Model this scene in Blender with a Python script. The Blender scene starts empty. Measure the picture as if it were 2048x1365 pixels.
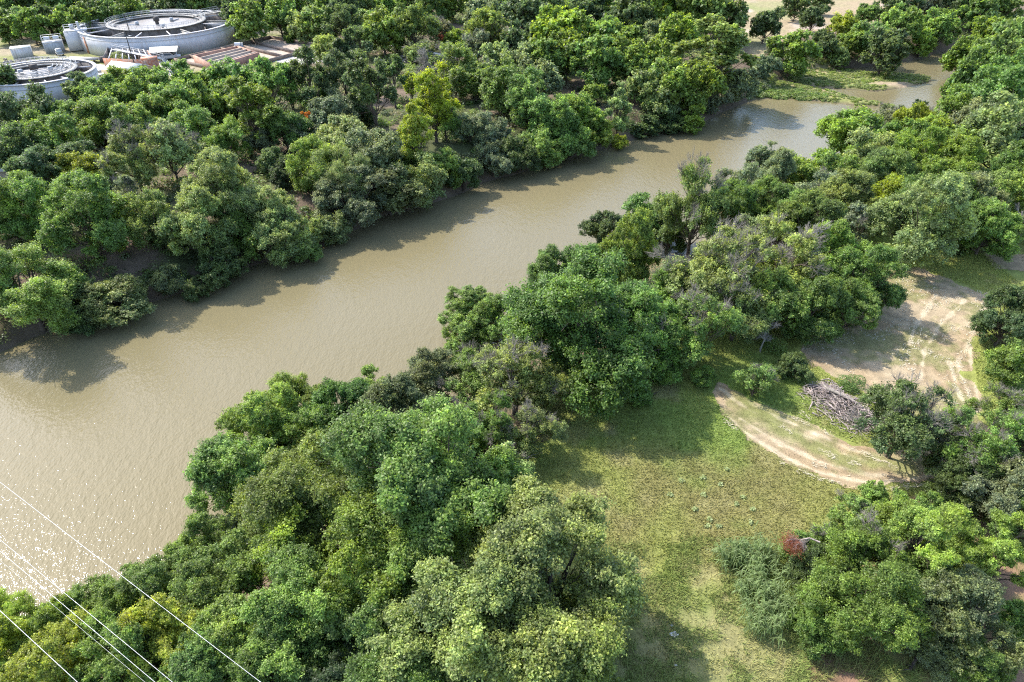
import bpy, math, numpy as np
from math import radians, sin, cos, pi
rng = np.random.default_rng(7)
sc = bpy.context.scene
COL = sc.collection
# ------------------------------------------------------------------ camera, sky, sun, exposure
CAM_H, PITCH, FPX = 42.0, radians(35.0), 1365.0
cam = bpy.data.cameras.new("camera"); camo = bpy.data.objects.new("camera", cam); COL.objects.link(camo)
camo.location = (0, 0, CAM_H); camo.rotation_euler = (pi/2-PITCH, 0, 0)
cam.sensor_width = 36; cam.lens = 36*FPX/2048; cam.clip_start = .5; cam.clip_end = 20000
sc.camera = camo
SUN_AZ, SUN_EL = radians(-56), radians(47)
w = bpy.data.worlds.new("World"); sc.world = w; w.use_nodes = True
nt = w.node_tree; sky = nt.nodes.new("ShaderNodeTexSky"); sky.sky_type = 'NISHITA'; sky.sun_disc = False
sky.sun_elevation = SUN_EL; sky.sun_rotation = SUN_AZ; sky.air_density = 1.0; sky.dust_density = 1.5
bg = nt.nodes["Background"]; bg.inputs[1].default_value = .15; nt.links.new(sky.outputs[0], bg.inputs[0])
sun = bpy.data.lights.new("sun", 'SUN'); sun.energy = 2.45; sun.angle = radians(.53); sun.color = (1, .95, .87)
so = bpy.data.objects.new("sun", sun); COL.objects.link(so); so.location = (0, 0, 90)
so.rotation_euler = (pi/2-SUN_EL, 0, pi-SUN_AZ)
sc.view_settings.view_transform = 'Standard'; sc.view_settings.look = 'None'
sc.view_settings.exposure = 1.55; sc.view_settings.gamma = 1
sc.render.engine = 'CYCLES'
cy = sc.cycles; cy.max_bounces = 6; cy.diffuse_bounces = 4; cy.glossy_bounces = 2; cy.transmission_bounces = 4
cy.transparent_max_bounces = 4; cy.sample_clamp_indirect = 4; cy.caustics_reflective = False; cy.caustics_refractive = False
cy.use_denoising = False; sc.render.filter_size = 1.15; cy.pixel_filter_type = 'BLACKMAN_HARRIS'; cy.filter_width = 1.15
# ------------------------------------------------------------------ projection helpers (photo pixel -> place)
WZ = -4.5
def P(px, py, z=0.):
    x = px-1024; v = 682.5-py
    d = np.array([x, FPX*cos(PITCH)+v*sin(PITCH), -FPX*sin(PITCH)+v*cos(PITCH)])
    return np.array([0, 0, CAM_H])+d*((z-CAM_H)/d[2])
def PP(pts, z=0.): return np.array([P(a, b, z)[:2] for a, b in pts])
# ------------------------------------------------------------------ object helpers
def tag(o, label=None, cat=None, group=None, kind=None):
    if label: o["label"] = label
    if cat: o["category"] = cat
    if group: o["group"] = group
    if kind: o["kind"] = kind
    return o
def empty(name, loc, rz=0, **k):
    o = bpy.data.objects.new(name, None); COL.objects.link(o); o.location = loc; o.rotation_euler = (0, 0, rz)
    o.empty_display_size = .3; return tag(o, **k)
def npmesh(name, V, F, mats, colors=None, smooth=False, attr="tint"):
    """V (n,3); F list of (m,k) int arrays"""
    me = bpy.data.meshes.new(name)
    V = np.asarray(V, np.float32)
    if isinstance(F, np.ndarray): F = [F]
    F = [np.asarray(f, np.int32) for f in F if len(f)]
    me.vertices.add(len(V)); me.vertices.foreach_set("co", V.ravel())
    nl = sum(f.size for f in F); npoly = sum(len(f) for f in F)
    me.loops.add(nl); me.loops.foreach_set("vertex_index", np.concatenate([f.ravel() for f in F]))
    tot = np.concatenate([np.full(len(f), f.shape[1], np.int32) for f in F]); st = np.concatenate([[0], np.cumsum(tot)[:-1]]).astype(np.int32)
    me.polygons.add(npoly); me.polygons.foreach_set("loop_start", st)
    if smooth: me.polygons.foreach_set("use_smooth", np.ones(npoly, bool))
    for m in (mats if isinstance(mats, (list, tuple)) else [mats]): me.materials.append(m)
    me.update(calc_edges=True)
    if colors is not None:
        a = me.color_attributes.new(attr, 'FLOAT_COLOR', 'POINT')
        c = np.ones((len(V), 4), np.float32); c[:, :3] = colors; a.data.foreach_set("color", c.ravel())
    return me
def link(name, me, parent=None):
    o = bpy.data.objects.new(name, me); COL.objects.link(o)
    if parent is not None: o.parent = parent
    return o
class MB:
    def __init__(s): s.V = []; s.F3 = []; s.F4 = []; s.n = 0
    def add(s, V, F):
        V = np.asarray(V, float); F = np.asarray(F, int)
        (s.F4 if F.shape[1] == 4 else s.F3).append(F+s.n); s.V.append(V); s.n += len(V)
    def box(s, c, d, rz=0., tilt=None):
        x, y, z = [q/2 for q in d]
        V = np.array([(a*x, b*y, e*z) for e in (-1, 1) for b in (-1, 1) for a in (-1, 1)], float)
        if rz: V = V@np.array([[cos(rz), sin(rz), 0], [-sin(rz), cos(rz), 0], [0, 0, 1]])
        s.add(V+np.array(c), [(0, 2, 3, 1), (4, 5, 7, 6), (0, 1, 5, 4), (2, 6, 7, 3), (0, 4, 6, 2), (1, 3, 7, 5)])
    def beam(s, a, b, wd, h):
        a = np.array(a, float); b = np.array(b, float); t = b-a; t /= np.linalg.norm(t)+1e-9
        u = np.cross(t, (0, 0, 1)); u = u/np.linalg.norm(u) if np.linalg.norm(u) > 1e-4 else np.array([1., 0, 0]); v = np.cross(u, t)
        V = [p+i*u*wd/2+j*v*h/2 for p in (a, b) for j in (-1, 1) for i in (-1, 1)]
        s.add(V, [(0, 2, 3, 1), (4, 5, 7, 6), (0, 1, 5, 4), (2, 6, 7, 3), (0, 4, 6, 2), (1, 3, 7, 5)])
    def tube(s, pts, r, n=6, cap=True):
        pts = np.asarray(pts, float); m = len(pts); r = np.broadcast_to(r, (m,)).astype(float)
        t = np.gradient(pts, axis=0) if m > 2 else np.repeat((pts[1]-pts[0])[None], 2, 0)
        t /= np.linalg.norm(t, axis=1)[:, None]+1e-9
        ref = np.array([.13, .29, .95]) if abs(t[:, 2]).mean() < .8 else np.array([.95, .2, .1])
        u = np.cross(t, ref); u /= np.linalg.norm(u, axis=1)[:, None]+1e-9; v = np.cross(t, u)
        a = np.arange(n)*2*pi/n
        V = (pts[:, None]+r[:, None, None]*(np.cos(a)[None, :, None]*u[:, None]+np.sin(a)[None, :, None]*v[:, None])).reshape(-1, 3)
        i = np.arange(m-1)[:, None]*n; j = np.arange(n)[None]; k = (j+1) % n
        s.add(V, np.stack([i+j, i+k, i+n+k, i+n+j], -1).reshape(-1, 4))
        if cap and n == 4: s.add(V[[0, 3, 2, 1]], [(0, 1, 2, 3)]); s.add(V[-4:], [(0, 1, 2, 3)])
        elif cap and n > 4:
            for q, b in ((pts[0], 0), (pts[-1], (m-1)*n)):
                s.add(np.vstack([q, V[b:b+n]]), [(0, 1+x, 1+(x+1) % n) for x in range(n)])
    def ring(s, cx, cy, r0, r1, z0, z1, n=96, a0=0., a1=2*pi):
        full = a1-a0 > 2*pi-1e-3; m = n if full else n+1
        a = a0+(a1-a0)*np.arange(m)/n
        V = np.concatenate([np.stack([cx+r*np.cos(a), cy+r*np.sin(a), 0*a+z], -1) for r, z in ((r0, z0), (r1, z0), (r1, z1), (r0, z1))])
        F = []
        for i in range(n):
            j = (i+1) % m
            for q in range(4):
                t = (q+1) % 4; F.append((q*m+i, t*m+i, t*m+j, q*m+j))
        s.add(V, F)
    def disc(s, cx, cy, r, z, n=64):
        a = np.arange(n)*2*pi/n; V = np.vstack([[cx, cy, z], np.stack([cx+r*np.cos(a), cy+r*np.sin(a), 0*a+z], -1)])
        s.add(V, [(0, 1+i, 1+(i+1) % n) for i in range(n)])
    def cyl(s, a, b, r, n=16): s.tube([a, b], r, n)
    def mesh(s, name, m, smooth=False):
        F = []
        if s.F4: F.append(np.concatenate(s.F4))
        if s.F3: F.append(np.concatenate(s.F3))
        return npmesh(name, np.concatenate(s.V), F, m, smooth=smooth)
    def obj(s, name, m, parent=None, smooth=False): return link(name, s.mesh(name, m, smooth), parent)
# ------------------------------------------------------------------ materials
def mat(name, c, rough=.7, var=.25, scale=2., spec=.4, metal=0., bump=0., c2=None, stain=None):
    m = bpy.data.materials.new(name); m.use_nodes = True; t = m.node_tree; b = t.nodes["Principled BSDF"]
    b.inputs["Roughness"].default_value = rough; b.inputs["Specular IOR Level"].default_value = spec; b.inputs["Metallic"].default_value = metal
    tc = t.nodes.new("ShaderNodeTexCoord"); no = t.nodes.new("ShaderNodeTexNoise"); no.inputs["Scale"].default_value = scale
    no.inputs["Detail"].default_value = 6; t.links.new(tc.outputs["Object"], no.inputs["Vector"])
    mx = t.nodes.new("ShaderNodeMix"); mx.data_type = 'RGBA'
    c2 = c2 or tuple(q*(1-var) for q in c); c1 = tuple(min(1, q*(1+var*.6)) for q in c)
    mx.inputs[6].default_value = (*c1, 1); mx.inputs[7].default_value = (*c2, 1)
    rp = t.nodes.new("ShaderNodeValToRGB"); rp.color_ramp.elements[0].position = .35; rp.color_ramp.elements[1].position = .65
    t.links.new(no.outputs[0], rp.inputs[0]); t.links.new(rp.outputs[0], mx.inputs[0]); out = mx.outputs[2]
    if stain:
        mp = t.nodes.new("ShaderNodeMapping"); mp.inputs["Scale"].default_value = (1.2, 1.2, .12); t.links.new(tc.outputs["Object"], mp.inputs[0])
        n2 = t.nodes.new("ShaderNodeTexNoise"); n2.inputs["Scale"].default_value = 1.5; n2.inputs["Detail"].default_value = 5; t.links.new(mp.outputs[0], n2.inputs["Vector"])
        r2 = t.nodes.new("ShaderNodeValToRGB"); r2.color_ramp.elements[0].position = .52; r2.color_ramp.elements[1].position = .72; t.links.new(n2.outputs[0], r2.inputs[0])
        m2 = t.nodes.new("ShaderNodeMix"); m2.data_type = 'RGBA'; t.links.new(r2.outputs[0], m2.inputs[0]); t.links.new(out, m2.inputs[6]); m2.inputs[7].default_value = (*stain, 1); out = m2.outputs[2]
    t.links.new(out, b.inputs["Base Color"])
    if bump:
        bp = t.nodes.new("ShaderNodeBump"); bp.inputs["Strength"].default_value = bump; bp.inputs["Distance"].default_value = .05
        t.links.new(no.outputs[0], bp.inputs["Height"]); t.links.new(bp.outputs[0], b.inputs["Normal"])
    return m
def leaf_material():
    m = bpy.data.materials.new("foliage"); m.use_nodes = True; t = m.node_tree; b = t.nodes["Principled BSDF"]
    b.inputs["Roughness"].default_value = .5; b.inputs["Specular IOR Level"].default_value = .45
    oi = t.nodes.new("ShaderNodeObjectInfo"); at = t.nodes.new("ShaderNodeAttribute"); at.attribute_name = "tint"
    mx = t.nodes.new("ShaderNodeMix"); mx.data_type = 'RGBA'; mx.blend_type = 'MULTIPLY'; mx.inputs[0].default_value = 1
    t.links.new(oi.outputs["Color"], mx.inputs[6]); t.links.new(at.outputs["Color"], mx.inputs[7])
    t.links.new(mx.outputs[2], b.inputs["Base Color"])
    tr = t.nodes.new("ShaderNodeBsdfTranslucent"); hs = t.nodes.new("ShaderNodeHueSaturation"); hs.inputs["Saturation"].default_value = 1.1; hs.inputs["Value"].default_value = 1.5
    hs.inputs["Hue"].default_value = .488
    t.links.new(mx.outputs[2], hs.inputs["Color"]); t.links.new(hs.outputs[0], tr.inputs[0])
    ms = t.nodes.new("ShaderNodeMixShader"); ms.inputs[0].default_value = .45
    t.links.new(b.outputs[0], ms.inputs[1]); t.links.new(tr.outputs[0], ms.inputs[2]); t.links.new(ms.outputs[0], t.nodes["Material Output"].inputs[0])
    return m
def attr_material(name, rough=.9, nscale=3., namt=.35, bump=.0, nscale2=25.):
    m = bpy.data.materials.new(name); m.use_nodes = True; t = m.node_tree; b = t.nodes["Principled BSDF"]
    b.inputs["Roughness"].default_value = rough; b.inputs["Specular IOR Level"].default_value = .15
    at = t.nodes.new("ShaderNodeAttribute"); at.attribute_name = "tint"; tc = t.nodes.new("ShaderNodeTexCoord")
    out = at.outputs["Color"]
    for s, am in ((nscale, namt), (nscale2, namt*.8)):
        n = t.nodes.new("ShaderNodeTexNoise"); n.inputs["Scale"].default_value = s; n.inputs["Detail"].default_value = 7; n.inputs["Roughness"].default_value = .65
        t.links.new(tc.outputs["Object"], n.inputs["Vector"])
        mr = t.nodes.new("ShaderNodeMapRange"); mr.inputs[1].default_value = .3; mr.inputs[2].default_value = .7; mr.inputs[3].default_value = 1-am; mr.inputs[4].default_value = 1+am
        t.links.new(n.outputs[0], mr.inputs[0])
        mm = t.nodes.new("ShaderNodeVectorMath"); mm.operation = 'SCALE'; t.links.new(out, mm.inputs[0]); t.links.new(mr.outputs[0], mm.inputs["Scale"]); out = mm.outputs[0]
    t.links.new(out, b.inputs["Base Color"])
    if bump:
        bp = t.nodes.new("ShaderNodeBump"); bp.inputs["Strength"].default_value = bump; bp.inputs["Distance"].default_value = .12
        t.links.new(n.outputs[0], bp.inputs["Height"]); t.links.new(bp.outputs[0], b.inputs["Normal"])
    return m
def water_material():
    m = bpy.data.materials.new("muddy_water"); m.use_nodes = True; t = m.node_tree; b = t.nodes["Principled BSDF"]
    b.inputs["Roughness"].default_value = .05; b.inputs["IOR"].default_value = 1.33; b.inputs["Specular IOR Level"].default_value = .5
    tc = t.nodes.new("ShaderNodeTexCoord")
    n0 = t.nodes.new("ShaderNodeTexNoise"); n0.inputs["Scale"].default_value = .035; n0.inputs["Detail"].default_value = 5; t.links.new(tc.outputs["Object"], n0.inputs["Vector"])
    mx = t.nodes.new("ShaderNodeMix"); mx.data_type = 'RGBA'; t.links.new(n0.outputs[0], mx.inputs[0])
    mx.inputs[6].default_value = (.170, .143, .075, 1); mx.inputs[7].default_value = (.196, .167, .092, 1)
    t.links.new(mx.outputs[2], b.inputs["Base Color"])
    last = None
    for sx, sy, s, d, rot in ((1, .45, 1.5, .065, 25), (1, .5, 4.5, .052, 40), (1, .8, .35, .03, 10)):
        mp = t.nodes.new("ShaderNodeMapping"); mp.inputs["Rotation"].default_value = (0, 0, radians(rot)); mp.inputs["Scale"].default_value = (sx, sy, 1)
        t.links.new(tc.outputs["Object"], mp.inputs[0]); n = t.nodes.new("ShaderNodeTexNoise"); n.inputs["Scale"].default_value = s; n.inputs["Detail"].default_value = 3
        t.links.new(mp.outputs[0], n.inputs["Vector"]); bp = t.nodes.new("ShaderNodeBump"); bp.inputs["Strength"].default_value = 1; bp.inputs["Distance"].default_value = d
        t.links.new(n.outputs[0], bp.inputs["Height"])
        if last: t.links.new(last.outputs[0], bp.inputs["Normal"])
        last = bp
    t.links.new(last.outputs[0], b.inputs["Normal"])
    return m
M_LEAF = leaf_material(); M_GROUND = attr_material("earth", .95, .8, .3, .6, 9.); M_GRASS = attr_material("grass_blades", .7, .3, .12, 0, 5.)
M_WATER = water_material()
M_BARK = mat("bark", (.11, .085, .065), .9, .45, 5., bump=.5); M_GREYBARK = mat("pale_bark", (.27, .24, .205), .9, .4, 5.)
M_DEAD = mat("dead_wood", (.33, .30, .26), .9, .35, 4.); M_BRUSH = mat("brush_wood", (.36, .30, .275), .9, .5, 3.)
# ------------------------------------------------------------------ value noise (for ground colours and wobble)
def vnoise(x, y, s, seed=0):
    r = np.random.default_rng(seed+101).random((64, 64)); x = np.asarray(x)/s; y = np.asarray(y)/s
    xi = np.floor(x).astype(int); yi = np.floor(y).astype(int); fx = x-xi; fy = y-yi; fx = fx*fx*(3-2*fx); fy = fy*fy*(3-2*fy)
    g = lambda a, b: r[a % 64, b % 64]
    return (g(xi, yi)*(1-fx)+g(xi+1, yi)*fx)*(1-fy)+(g(xi, yi+1)*(1-fx)+g(xi+1, yi+1)*fx)*fy
def fbm(x, y, s, seed=0, o=4):
    return sum(vnoise(x, y, s/2**k, seed+k)/2**k for k in range(o))/sum(1/2**k for k in range(o))
def inside(poly, x, y):
    r = np.zeros(np.shape(x), bool); n = len(poly)
    for i in range(n):
        x0, y0 = poly[i]; x1, y1 = poly[(i+1) % n]
        if y0 == y1: continue
        c = ((y0 > y) != (y1 > y)) & (x < (x1-x0)*(y-y0)/(y1-y0)+x0); r ^= c
    return r
def sdf(poly, x, y):
    """distance to the outline, positive outside"""
    d = np.full(np.shape(x), 1e9); n = len(poly)
    for i in range(n):
        a = poly[i]; b = poly[(i+1) % n]; v = b-a
        t = np.clip(((x-a[0])*v[0]+(y-a[1])*v[1])/(v@v+1e-9), 0, 1)
        d = np.minimum(d, (x-a[0]-t*v[0])**2+(y-a[1]-t*v[1])**2)
    d = np.sqrt(d); return np.where(inside(poly, x, y), -d, d)
# ------------------------------------------------------------------ the river and the ground
far_shore = [(-900, 1150), (-400, 850), (0, 704), (30, 690), (120, 655), (200, 640), (300, 605), (380, 580), (430, 556), (520, 527), (600, 512), (690, 470), (760, 435), (850, 411), (920, 388),
             (960, 368), (1040, 345), (1130, 320), (1200, 298), (1240, 287), (1300, 268), (1360, 258), (1400, 248), (1440, 226), (1500, 202), (1540, 180), (1560, 160), (1600, 146), (1680, 138), (1760, 132), (1820, 122), (1880, 105), (1990, 80), (2300, 60)]
near_shore = [(2300, 120), (2060, 140), (1980, 190), (1920, 235), (1830, 290), (1730, 350), (1640, 395), (1500, 450), (1400, 510), (1260, 590), (1150, 665), (1040, 745), (900, 850), (740, 950),
              (600, 1060), (450, 1170), (260, 1275), (0, 1400), (-500, 1700), (-900, 1900)]
RIVER = np.vstack([PP(far_shore, WZ), PP(near_shore, WZ)])
SPIT = PP([(1500, 200), (1560, 197), (1650, 205), (1720, 213), (1806, 217), (1770, 208), (1700, 195), (1655, 181), (1600, 171), (1540, 160), (1480, 180)], WZ)
BAR = PP([(1560, 158), (1610, 172), (1680, 179), (1750, 184), (1810, 176), (1864, 164), (1858, 153), (1800, 149), (1730, 146), (1690, 140), (1640, 130), (1560, 130)], WZ)
def height(x, y, fine=True):
    x = np.asarray(x, float); y = np.asarray(y, float)
    wob = (fbm(x, y, 5., 3)-.5)*1.2
    d = sdf(RIVER, x, y)+wob*.6
    h = np.where(d < 0, np.maximum(-1.6, d*.5), np.where(d < .8, d*1.5, 1.2+(d-.8)*.42))
    h = np.minimum(h, 4.5); h = np.where(d > 0, 4.5*(1-(1-np.clip(h/4.5, 0, 1))**1.35), h)
    for isl in (SPIT, BAR):
        e = -sdf(isl, x, y)+wob*.35; h = np.maximum(h, np.clip(e*.3, -1.6, .5))
    z = WZ+h
    n = (fbm(x, y, 7., 11)-.5)*.7
    return z+np.where((d > .5) & (d < 14), n*np.clip((14-d)/4, 0, 1)*np.clip(d-.5, 0, 1), 0)
PLANT = PP([(-200, 70), (-200, 260), (0, 225), (200, 205), (420, 165), (560, 160), (640, 100), (600, 66), (470, 52), (140, 82)])
SANDF = PP([(1462, -60), (1470, 60), (1500, 130), (1560, 120), (1600, 75), (1700, 75), (1790, 30), (1850, -60), (1950, -120), (1400, -150)])
CLEAR = PP([(1700, 575), (1785, 530), (1840, 540), (1980, 590), (2006, 604), (1962, 660), (1936, 700), (1950, 780), (1962, 830), (1905, 850), (1800, 815), (1700, 772), (1640, 735), (1600, 700), (1640, 640)])
TRACK = PP([(1425, 785), (1450, 825), (1500, 878), (1560, 922), (1640, 958), (1740, 980), (1800, 974), (1870, 966), (1940, 950), (2010, 905), (1975, 850), (1945, 815), (1900, 815), (1880, 845), (1850, 880), (1790, 900), (1720, 893), (1650, 862), (1580, 828), (1500, 795), (1440, 765)])
WOODSR = PP([(1700, 1050), (1620, 1180), (1620, 1365), (1700, 1500), (2300, 1500), (2300, 850), (2048, 850), (1900, 960)])
def near_side(x, y): return x*.62-y*.79 > -46   # which bank
BROWN = [(P(*q)[:2], r) for q, r in (((1430, 1000), 6.), ((1500, 1040), 5.), ((1330, 960), 4.), ((1600, 960), 4.5), ((1250, 1060), 3.5), ((1420, 1080), 3.), ((1540, 930), 3.))]
DRY = [(P(*q)[:2], r) for q, r in (((1350, 1300), 5.), ((1480, 1260), 3.), ((1600, 1365), 5.), ((1250, 1150), 2.5), ((1160, 870), 2.), ((1180, 990), 3.))]
def gcol(x, y):
    x = np.asarray(x, float); y = np.asarray(y, float); c = np.zeros(x.shape+(3,))
    n1 = fbm(x, y, 9., 21)[..., None]; n2 = fbm(x, y, 2.2, 31)[..., None]; n3 = fbm(x, y, 30., 41)[..., None]
    litter = np.array([.155, .115, .08]); under = np.array([.075, .085, .035]); green = np.array([.172, .230, .055]); olive = np.array([.218, .236, .066])
    brown = np.array([.205, .185, .072]); straw = np.array([.275, .255, .112]); sand = np.array([.36, .28, .19])
    woods = litter+(under-litter)*np.clip((n1-.42)*5, 0, 1)
    fld = green+(olive-green)*np.clip((n1-.4)*4+(n2-.5), 0, 1)
    def blend(a, b, t): t = np.clip(t, 0, 1); return a*(1-t)+b*t
    for (q, r) in BROWN: fld = blend(fld, brown, (np.exp(-((x-q[0])**2+(y-q[1])**2)/r**2)[..., None]*.9+(n2-.5)*.9-.18))
    for (q, r) in DRY: fld = blend(fld, straw, (np.exp(-((x-q[0])**2+(y-q[1])**2)/r**2)[..., None]*1.0+(n2-.5)*1.6-.3))
    d = sdf(RIVER, x, y)[..., None]
    ns = near_side(x, y)[..., None]
    c = np.where(ns, blend(woods, fld, (d-9)/3+(n2-.5)), woods)
    c = np.where(ns & inside(WOODSR, x, y)[..., None], blend(np.array([.27, .165, .105]), olive, (n2-.5)*3+.25), c)
    e = sdf(CLEAR, x, y)[..., None]; c = np.where(ns, blend(c, olive*1.1, 1-(e-0)/4), c)
    sf = sdf(SANDF, x, y)[..., None]; tan = blend(np.array([.32, .25, .155]), np.array([.23, .235, .10]), (n3-.5)*4+.15); tan = blend(tan, np.array([.42, .34, .27]), (n1-.62)*6)
    c = blend(c, tan, -sf/3+(n2-.5)*1.5)
    pl = sdf(PLANT, x, y)[..., None]; yard = blend(np.array([.21, .22, .085]), np.array([.31, .26, .17]), (n1-.5)*4+.3)
    c = blend(c, yard, -pl/2+(n2-.5))
    bank = np.array([.135, .105, .075]); c = np.where(d < 1.6, blend(bank, c, (d-.6)), c)
    for isl in (SPIT, BAR):
        s = -sdf(isl, x, y)[..., None]; g = blend(np.array([.21, .22, .075]), np.array([.36, .29, .16]), (n2-.45)*4)
        c = np.where((s > -1) & (d < 3), blend(bank, g, s/1.2), c)
    q = P(1790, 168, WZ+.5); s = np.exp(-(((x-q[0])/7)**2+((y-q[1])/2.6)**2))[..., None]; c = blend(c, sand, s*1.8-.5+(n2-.5))
    return np.clip(c, .02, .8)*(.92+.16*n3)
def axis(a, b, step, far, ratio=1.25):
    mid = list(np.arange(a, b+step/2, step)); lo = []; hi = []; s = step; q = a
    while q > -far: s *= ratio; q -= s; lo.append(q)
    s = step; q = b
    while q < far: s *= ratio; q += s; hi.append(q)
    return np.array(lo[::-1]+mid+hi)
def build_ground():
    xs = axis(-150, 150, .85, 9000); ys = np.concatenate([axis(0, 120, .65, 9000)[axis(0, 120, .65, 9000) <= 120], np.arange(121, 300, 1.1)])
    ys = np.concatenate([ys, ys[-1]+np.cumsum(1.1*1.25**np.arange(1, 34))])
    X, Y = np.meshgrid(xs, ys); Z = height(X, Y); C = gcol(X, Y)
    Z[np.hypot(X, Y) > 700] = -.5
    V = np.stack([X, Y, Z], -1).reshape(-1, 3); nx = len(xs); ny = len(ys)
    i = np.arange(ny-1)[:, None]*nx; j = np.arange(nx-1)[None]
    F = np.stack([i+j, i+j+1, i+nx+j+1, i+nx+j], -1).reshape(-1, 4)
    o = link("ground", npmesh("ground", V, F, M_GROUND, C.reshape(-1, 3), smooth=True)); tag(o, kind="structure")
build_ground()
wq = MB(); wq.add([(-600, -60, WZ), (600, -60, WZ), (600, 500, WZ), (-600, 500, WZ)], [(0, 1, 2, 3)])
tag(wq.obj("river_water", M_WATER), kind="structure")
def patch(name, poly, cf, z, cell=.22, rag=1.2, thr=0., seed=5):
    lo = poly.min(0)-1; hi = poly.max(0)+1
    xs = np.arange(lo[0], hi[0], cell); ys = np.arange(lo[1], hi[1], cell); X, Y = np.meshgrid(xs, ys)
    Xc = X[:-1, :-1]+cell/2; Yc = Y[:-1, :-1]+cell/2
    keep = (sdf(poly, Xc, Yc)+(fbm(Xc, Yc, 2.5, seed)-.5)*2*rag+(fbm(Xc, Yc, .7, seed+9, 2)-.5)*.5 < thr)
    nx = len(xs); I, J = np.nonzero(keep); q = I*nx+J; F = np.stack([q, q+1, q+nx+1, q+nx], -1)
    u, inv = np.unique(F, return_inverse=True); F = inv.reshape(F.shape)
    V = np.stack([X.ravel()[u], Y.ravel()[u], np.full(len(u), z)], -1); C = cf(V[:, 0], V[:, 1])
    o = link(name, npmesh(name, V, F, M_GROUND, C)); return tag(o, kind="structure")
def dirtcol(x, y):
    n = fbm(x, y, 3.5, 61)[:, None]; m = fbm(x, y, .8, 71, 3)[:, None]; k = fbm(x, y, 6., 77)[:, None]
    a = np.array([.335, .25, .15]); b = np.array([.385, .305, .195]); g = np.array([.23, .22, .095])
    c = a+(b-a)*np.clip((n-.35)*3, 0, 1); t = np.clip((k-.50)*5+(m-.5)*2, 0, .85); return c*(1-t)+g*t
RUTS = [[(1938, 690), (1916, 725), (1925, 760), (1948, 815), (1958, 835)], [(1898, 725), (1910, 760), (1920, 790), (1930, 812)], [(1985, 600), (1955, 640), (1938, 690), (1944, 740), (1956, 800)], [(1872, 590), (1850, 625), (1830, 655), (1818, 690)], [(1930, 600), (1880, 650), (1850, 700), (1840, 760)],
        [(1440, 778), (1500, 822), (1585, 862), (1640, 885), (1700, 915), (1790, 938)], [(1500, 805), (1560, 838), (1640, 872), (1700, 900), (1770, 915)], [(1450, 830), (1500, 872), (1560, 910), (1640, 946), (1740, 968), (1800, 962), (1880, 948)], [(1480, 838), (1560, 888), (1640, 925), (1740, 950), (1830, 950)]]
def dirtcol(x, y, base=dirtcol):
    c = base(x, y); d = np.full(len(x), 99.)
    for ln in RUTS:
        q = PP(ln)
        for i in range(len(q)-1):
            a, b = q[i], q[i+1]; v = b-a; t = np.clip(((x-a[0])*v[0]+(y-a[1])*v[1])/(v@v), 0, 1); d = np.minimum(d, np.hypot(x-a[0]-t*v[0], y-a[1]-t*v[1]))
    d = d+(fbm(x, y, 1.1, 17)-.5)*.7; lo = np.clip(1.4-np.abs(d)/.16, 0, 1)[:, None]*.75; dk = np.clip(1-np.abs(d-.5)/.25, 0, 1)[:, None]*.35
    return (c*(1-lo)+np.array([.50, .42, .29])*lo)*(1-dk)+c*.55*dk
def trackcol(x, y):
    c = dirtcol(x, y); q = PP([(1480, 800), (1600, 880), (1700, 925), (1820, 930)]); d = np.full(len(x), 99.)
    for i in range(3):
        a, b = q[i], q[i+1]; v = b-a; t = np.clip(((x-a[0])*v[0]+(y-a[1])*v[1])/(v@v), 0, 1); d = np.minimum(d, np.hypot(x-a[0]-t*v[0], y-a[1]-t*v[1]))
    t = np.clip(1.1-d/1.5+(fbm(x, y, 1.2, 3)-.5)*1.6, 0, .85)[:, None]; return c*(1-t)+np.array([.20, .21, .075])*t
patch("dirt_clearing", CLEAR, dirtcol, .012, cell=.15, rag=1.8)
patch("dirt_track", TRACK, trackcol, .020, cell=.13, rag=.8)
patch("sandy_path", PP([(1960, 505), (2048, 512), (2300, 560), (2300, 600), (2060, 545), (1990, 540)]), dirtcol, .016, cell=.3, rag=.8)
# ------------------------------------------------------------------ tree prototypes (unit crown radius)
KIND = dict(R=(1.0, 1.03, 0), C=(1.75, 1.9, 0), B=(.85, .75, 0), K=(1.65, 1.6, 0), T=(1.25, 2.1, 0), S=(.92, 1.08, 0), F=(.95, 1.05, 0), D=(.8, 1.3, 0))   # vertical half-axis, height of crown centre
LOD = dict(X=(150000, .0155), N=(90000, .0205), M=(32000, .034), L=(13000, .054))
def unit(v): return v/(np.linalg.norm(v, axis=-1, keepdims=True)+1e-9)
def leaves(cen, outw, size, g, flat=.35, aspect=.62, tint=None):
    n = len(cen); nrm = unit(outw*.55+np.array([-.15, .1, .5])+g.normal(0, .55, (n, 3)))
    a = unit(np.cross(nrm, g.normal(0, 1, (n, 3)))); b = np.cross(nrm, a); s = size*g.uniform(.65, 1.4, (n, 1))
    fold = nrm*s*.16
    V = np.stack([cen-a*s, cen-b*s*aspect+fold, cen+a*s, cen+b*s*aspect+fold], 1).reshape(-1, 3)
    F = np.arange(4*n).reshape(n, 4)
    t = tint if tint is not None else np.ones((n, 3))
    return V, F, np.repeat(t, 4, 0)
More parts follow.
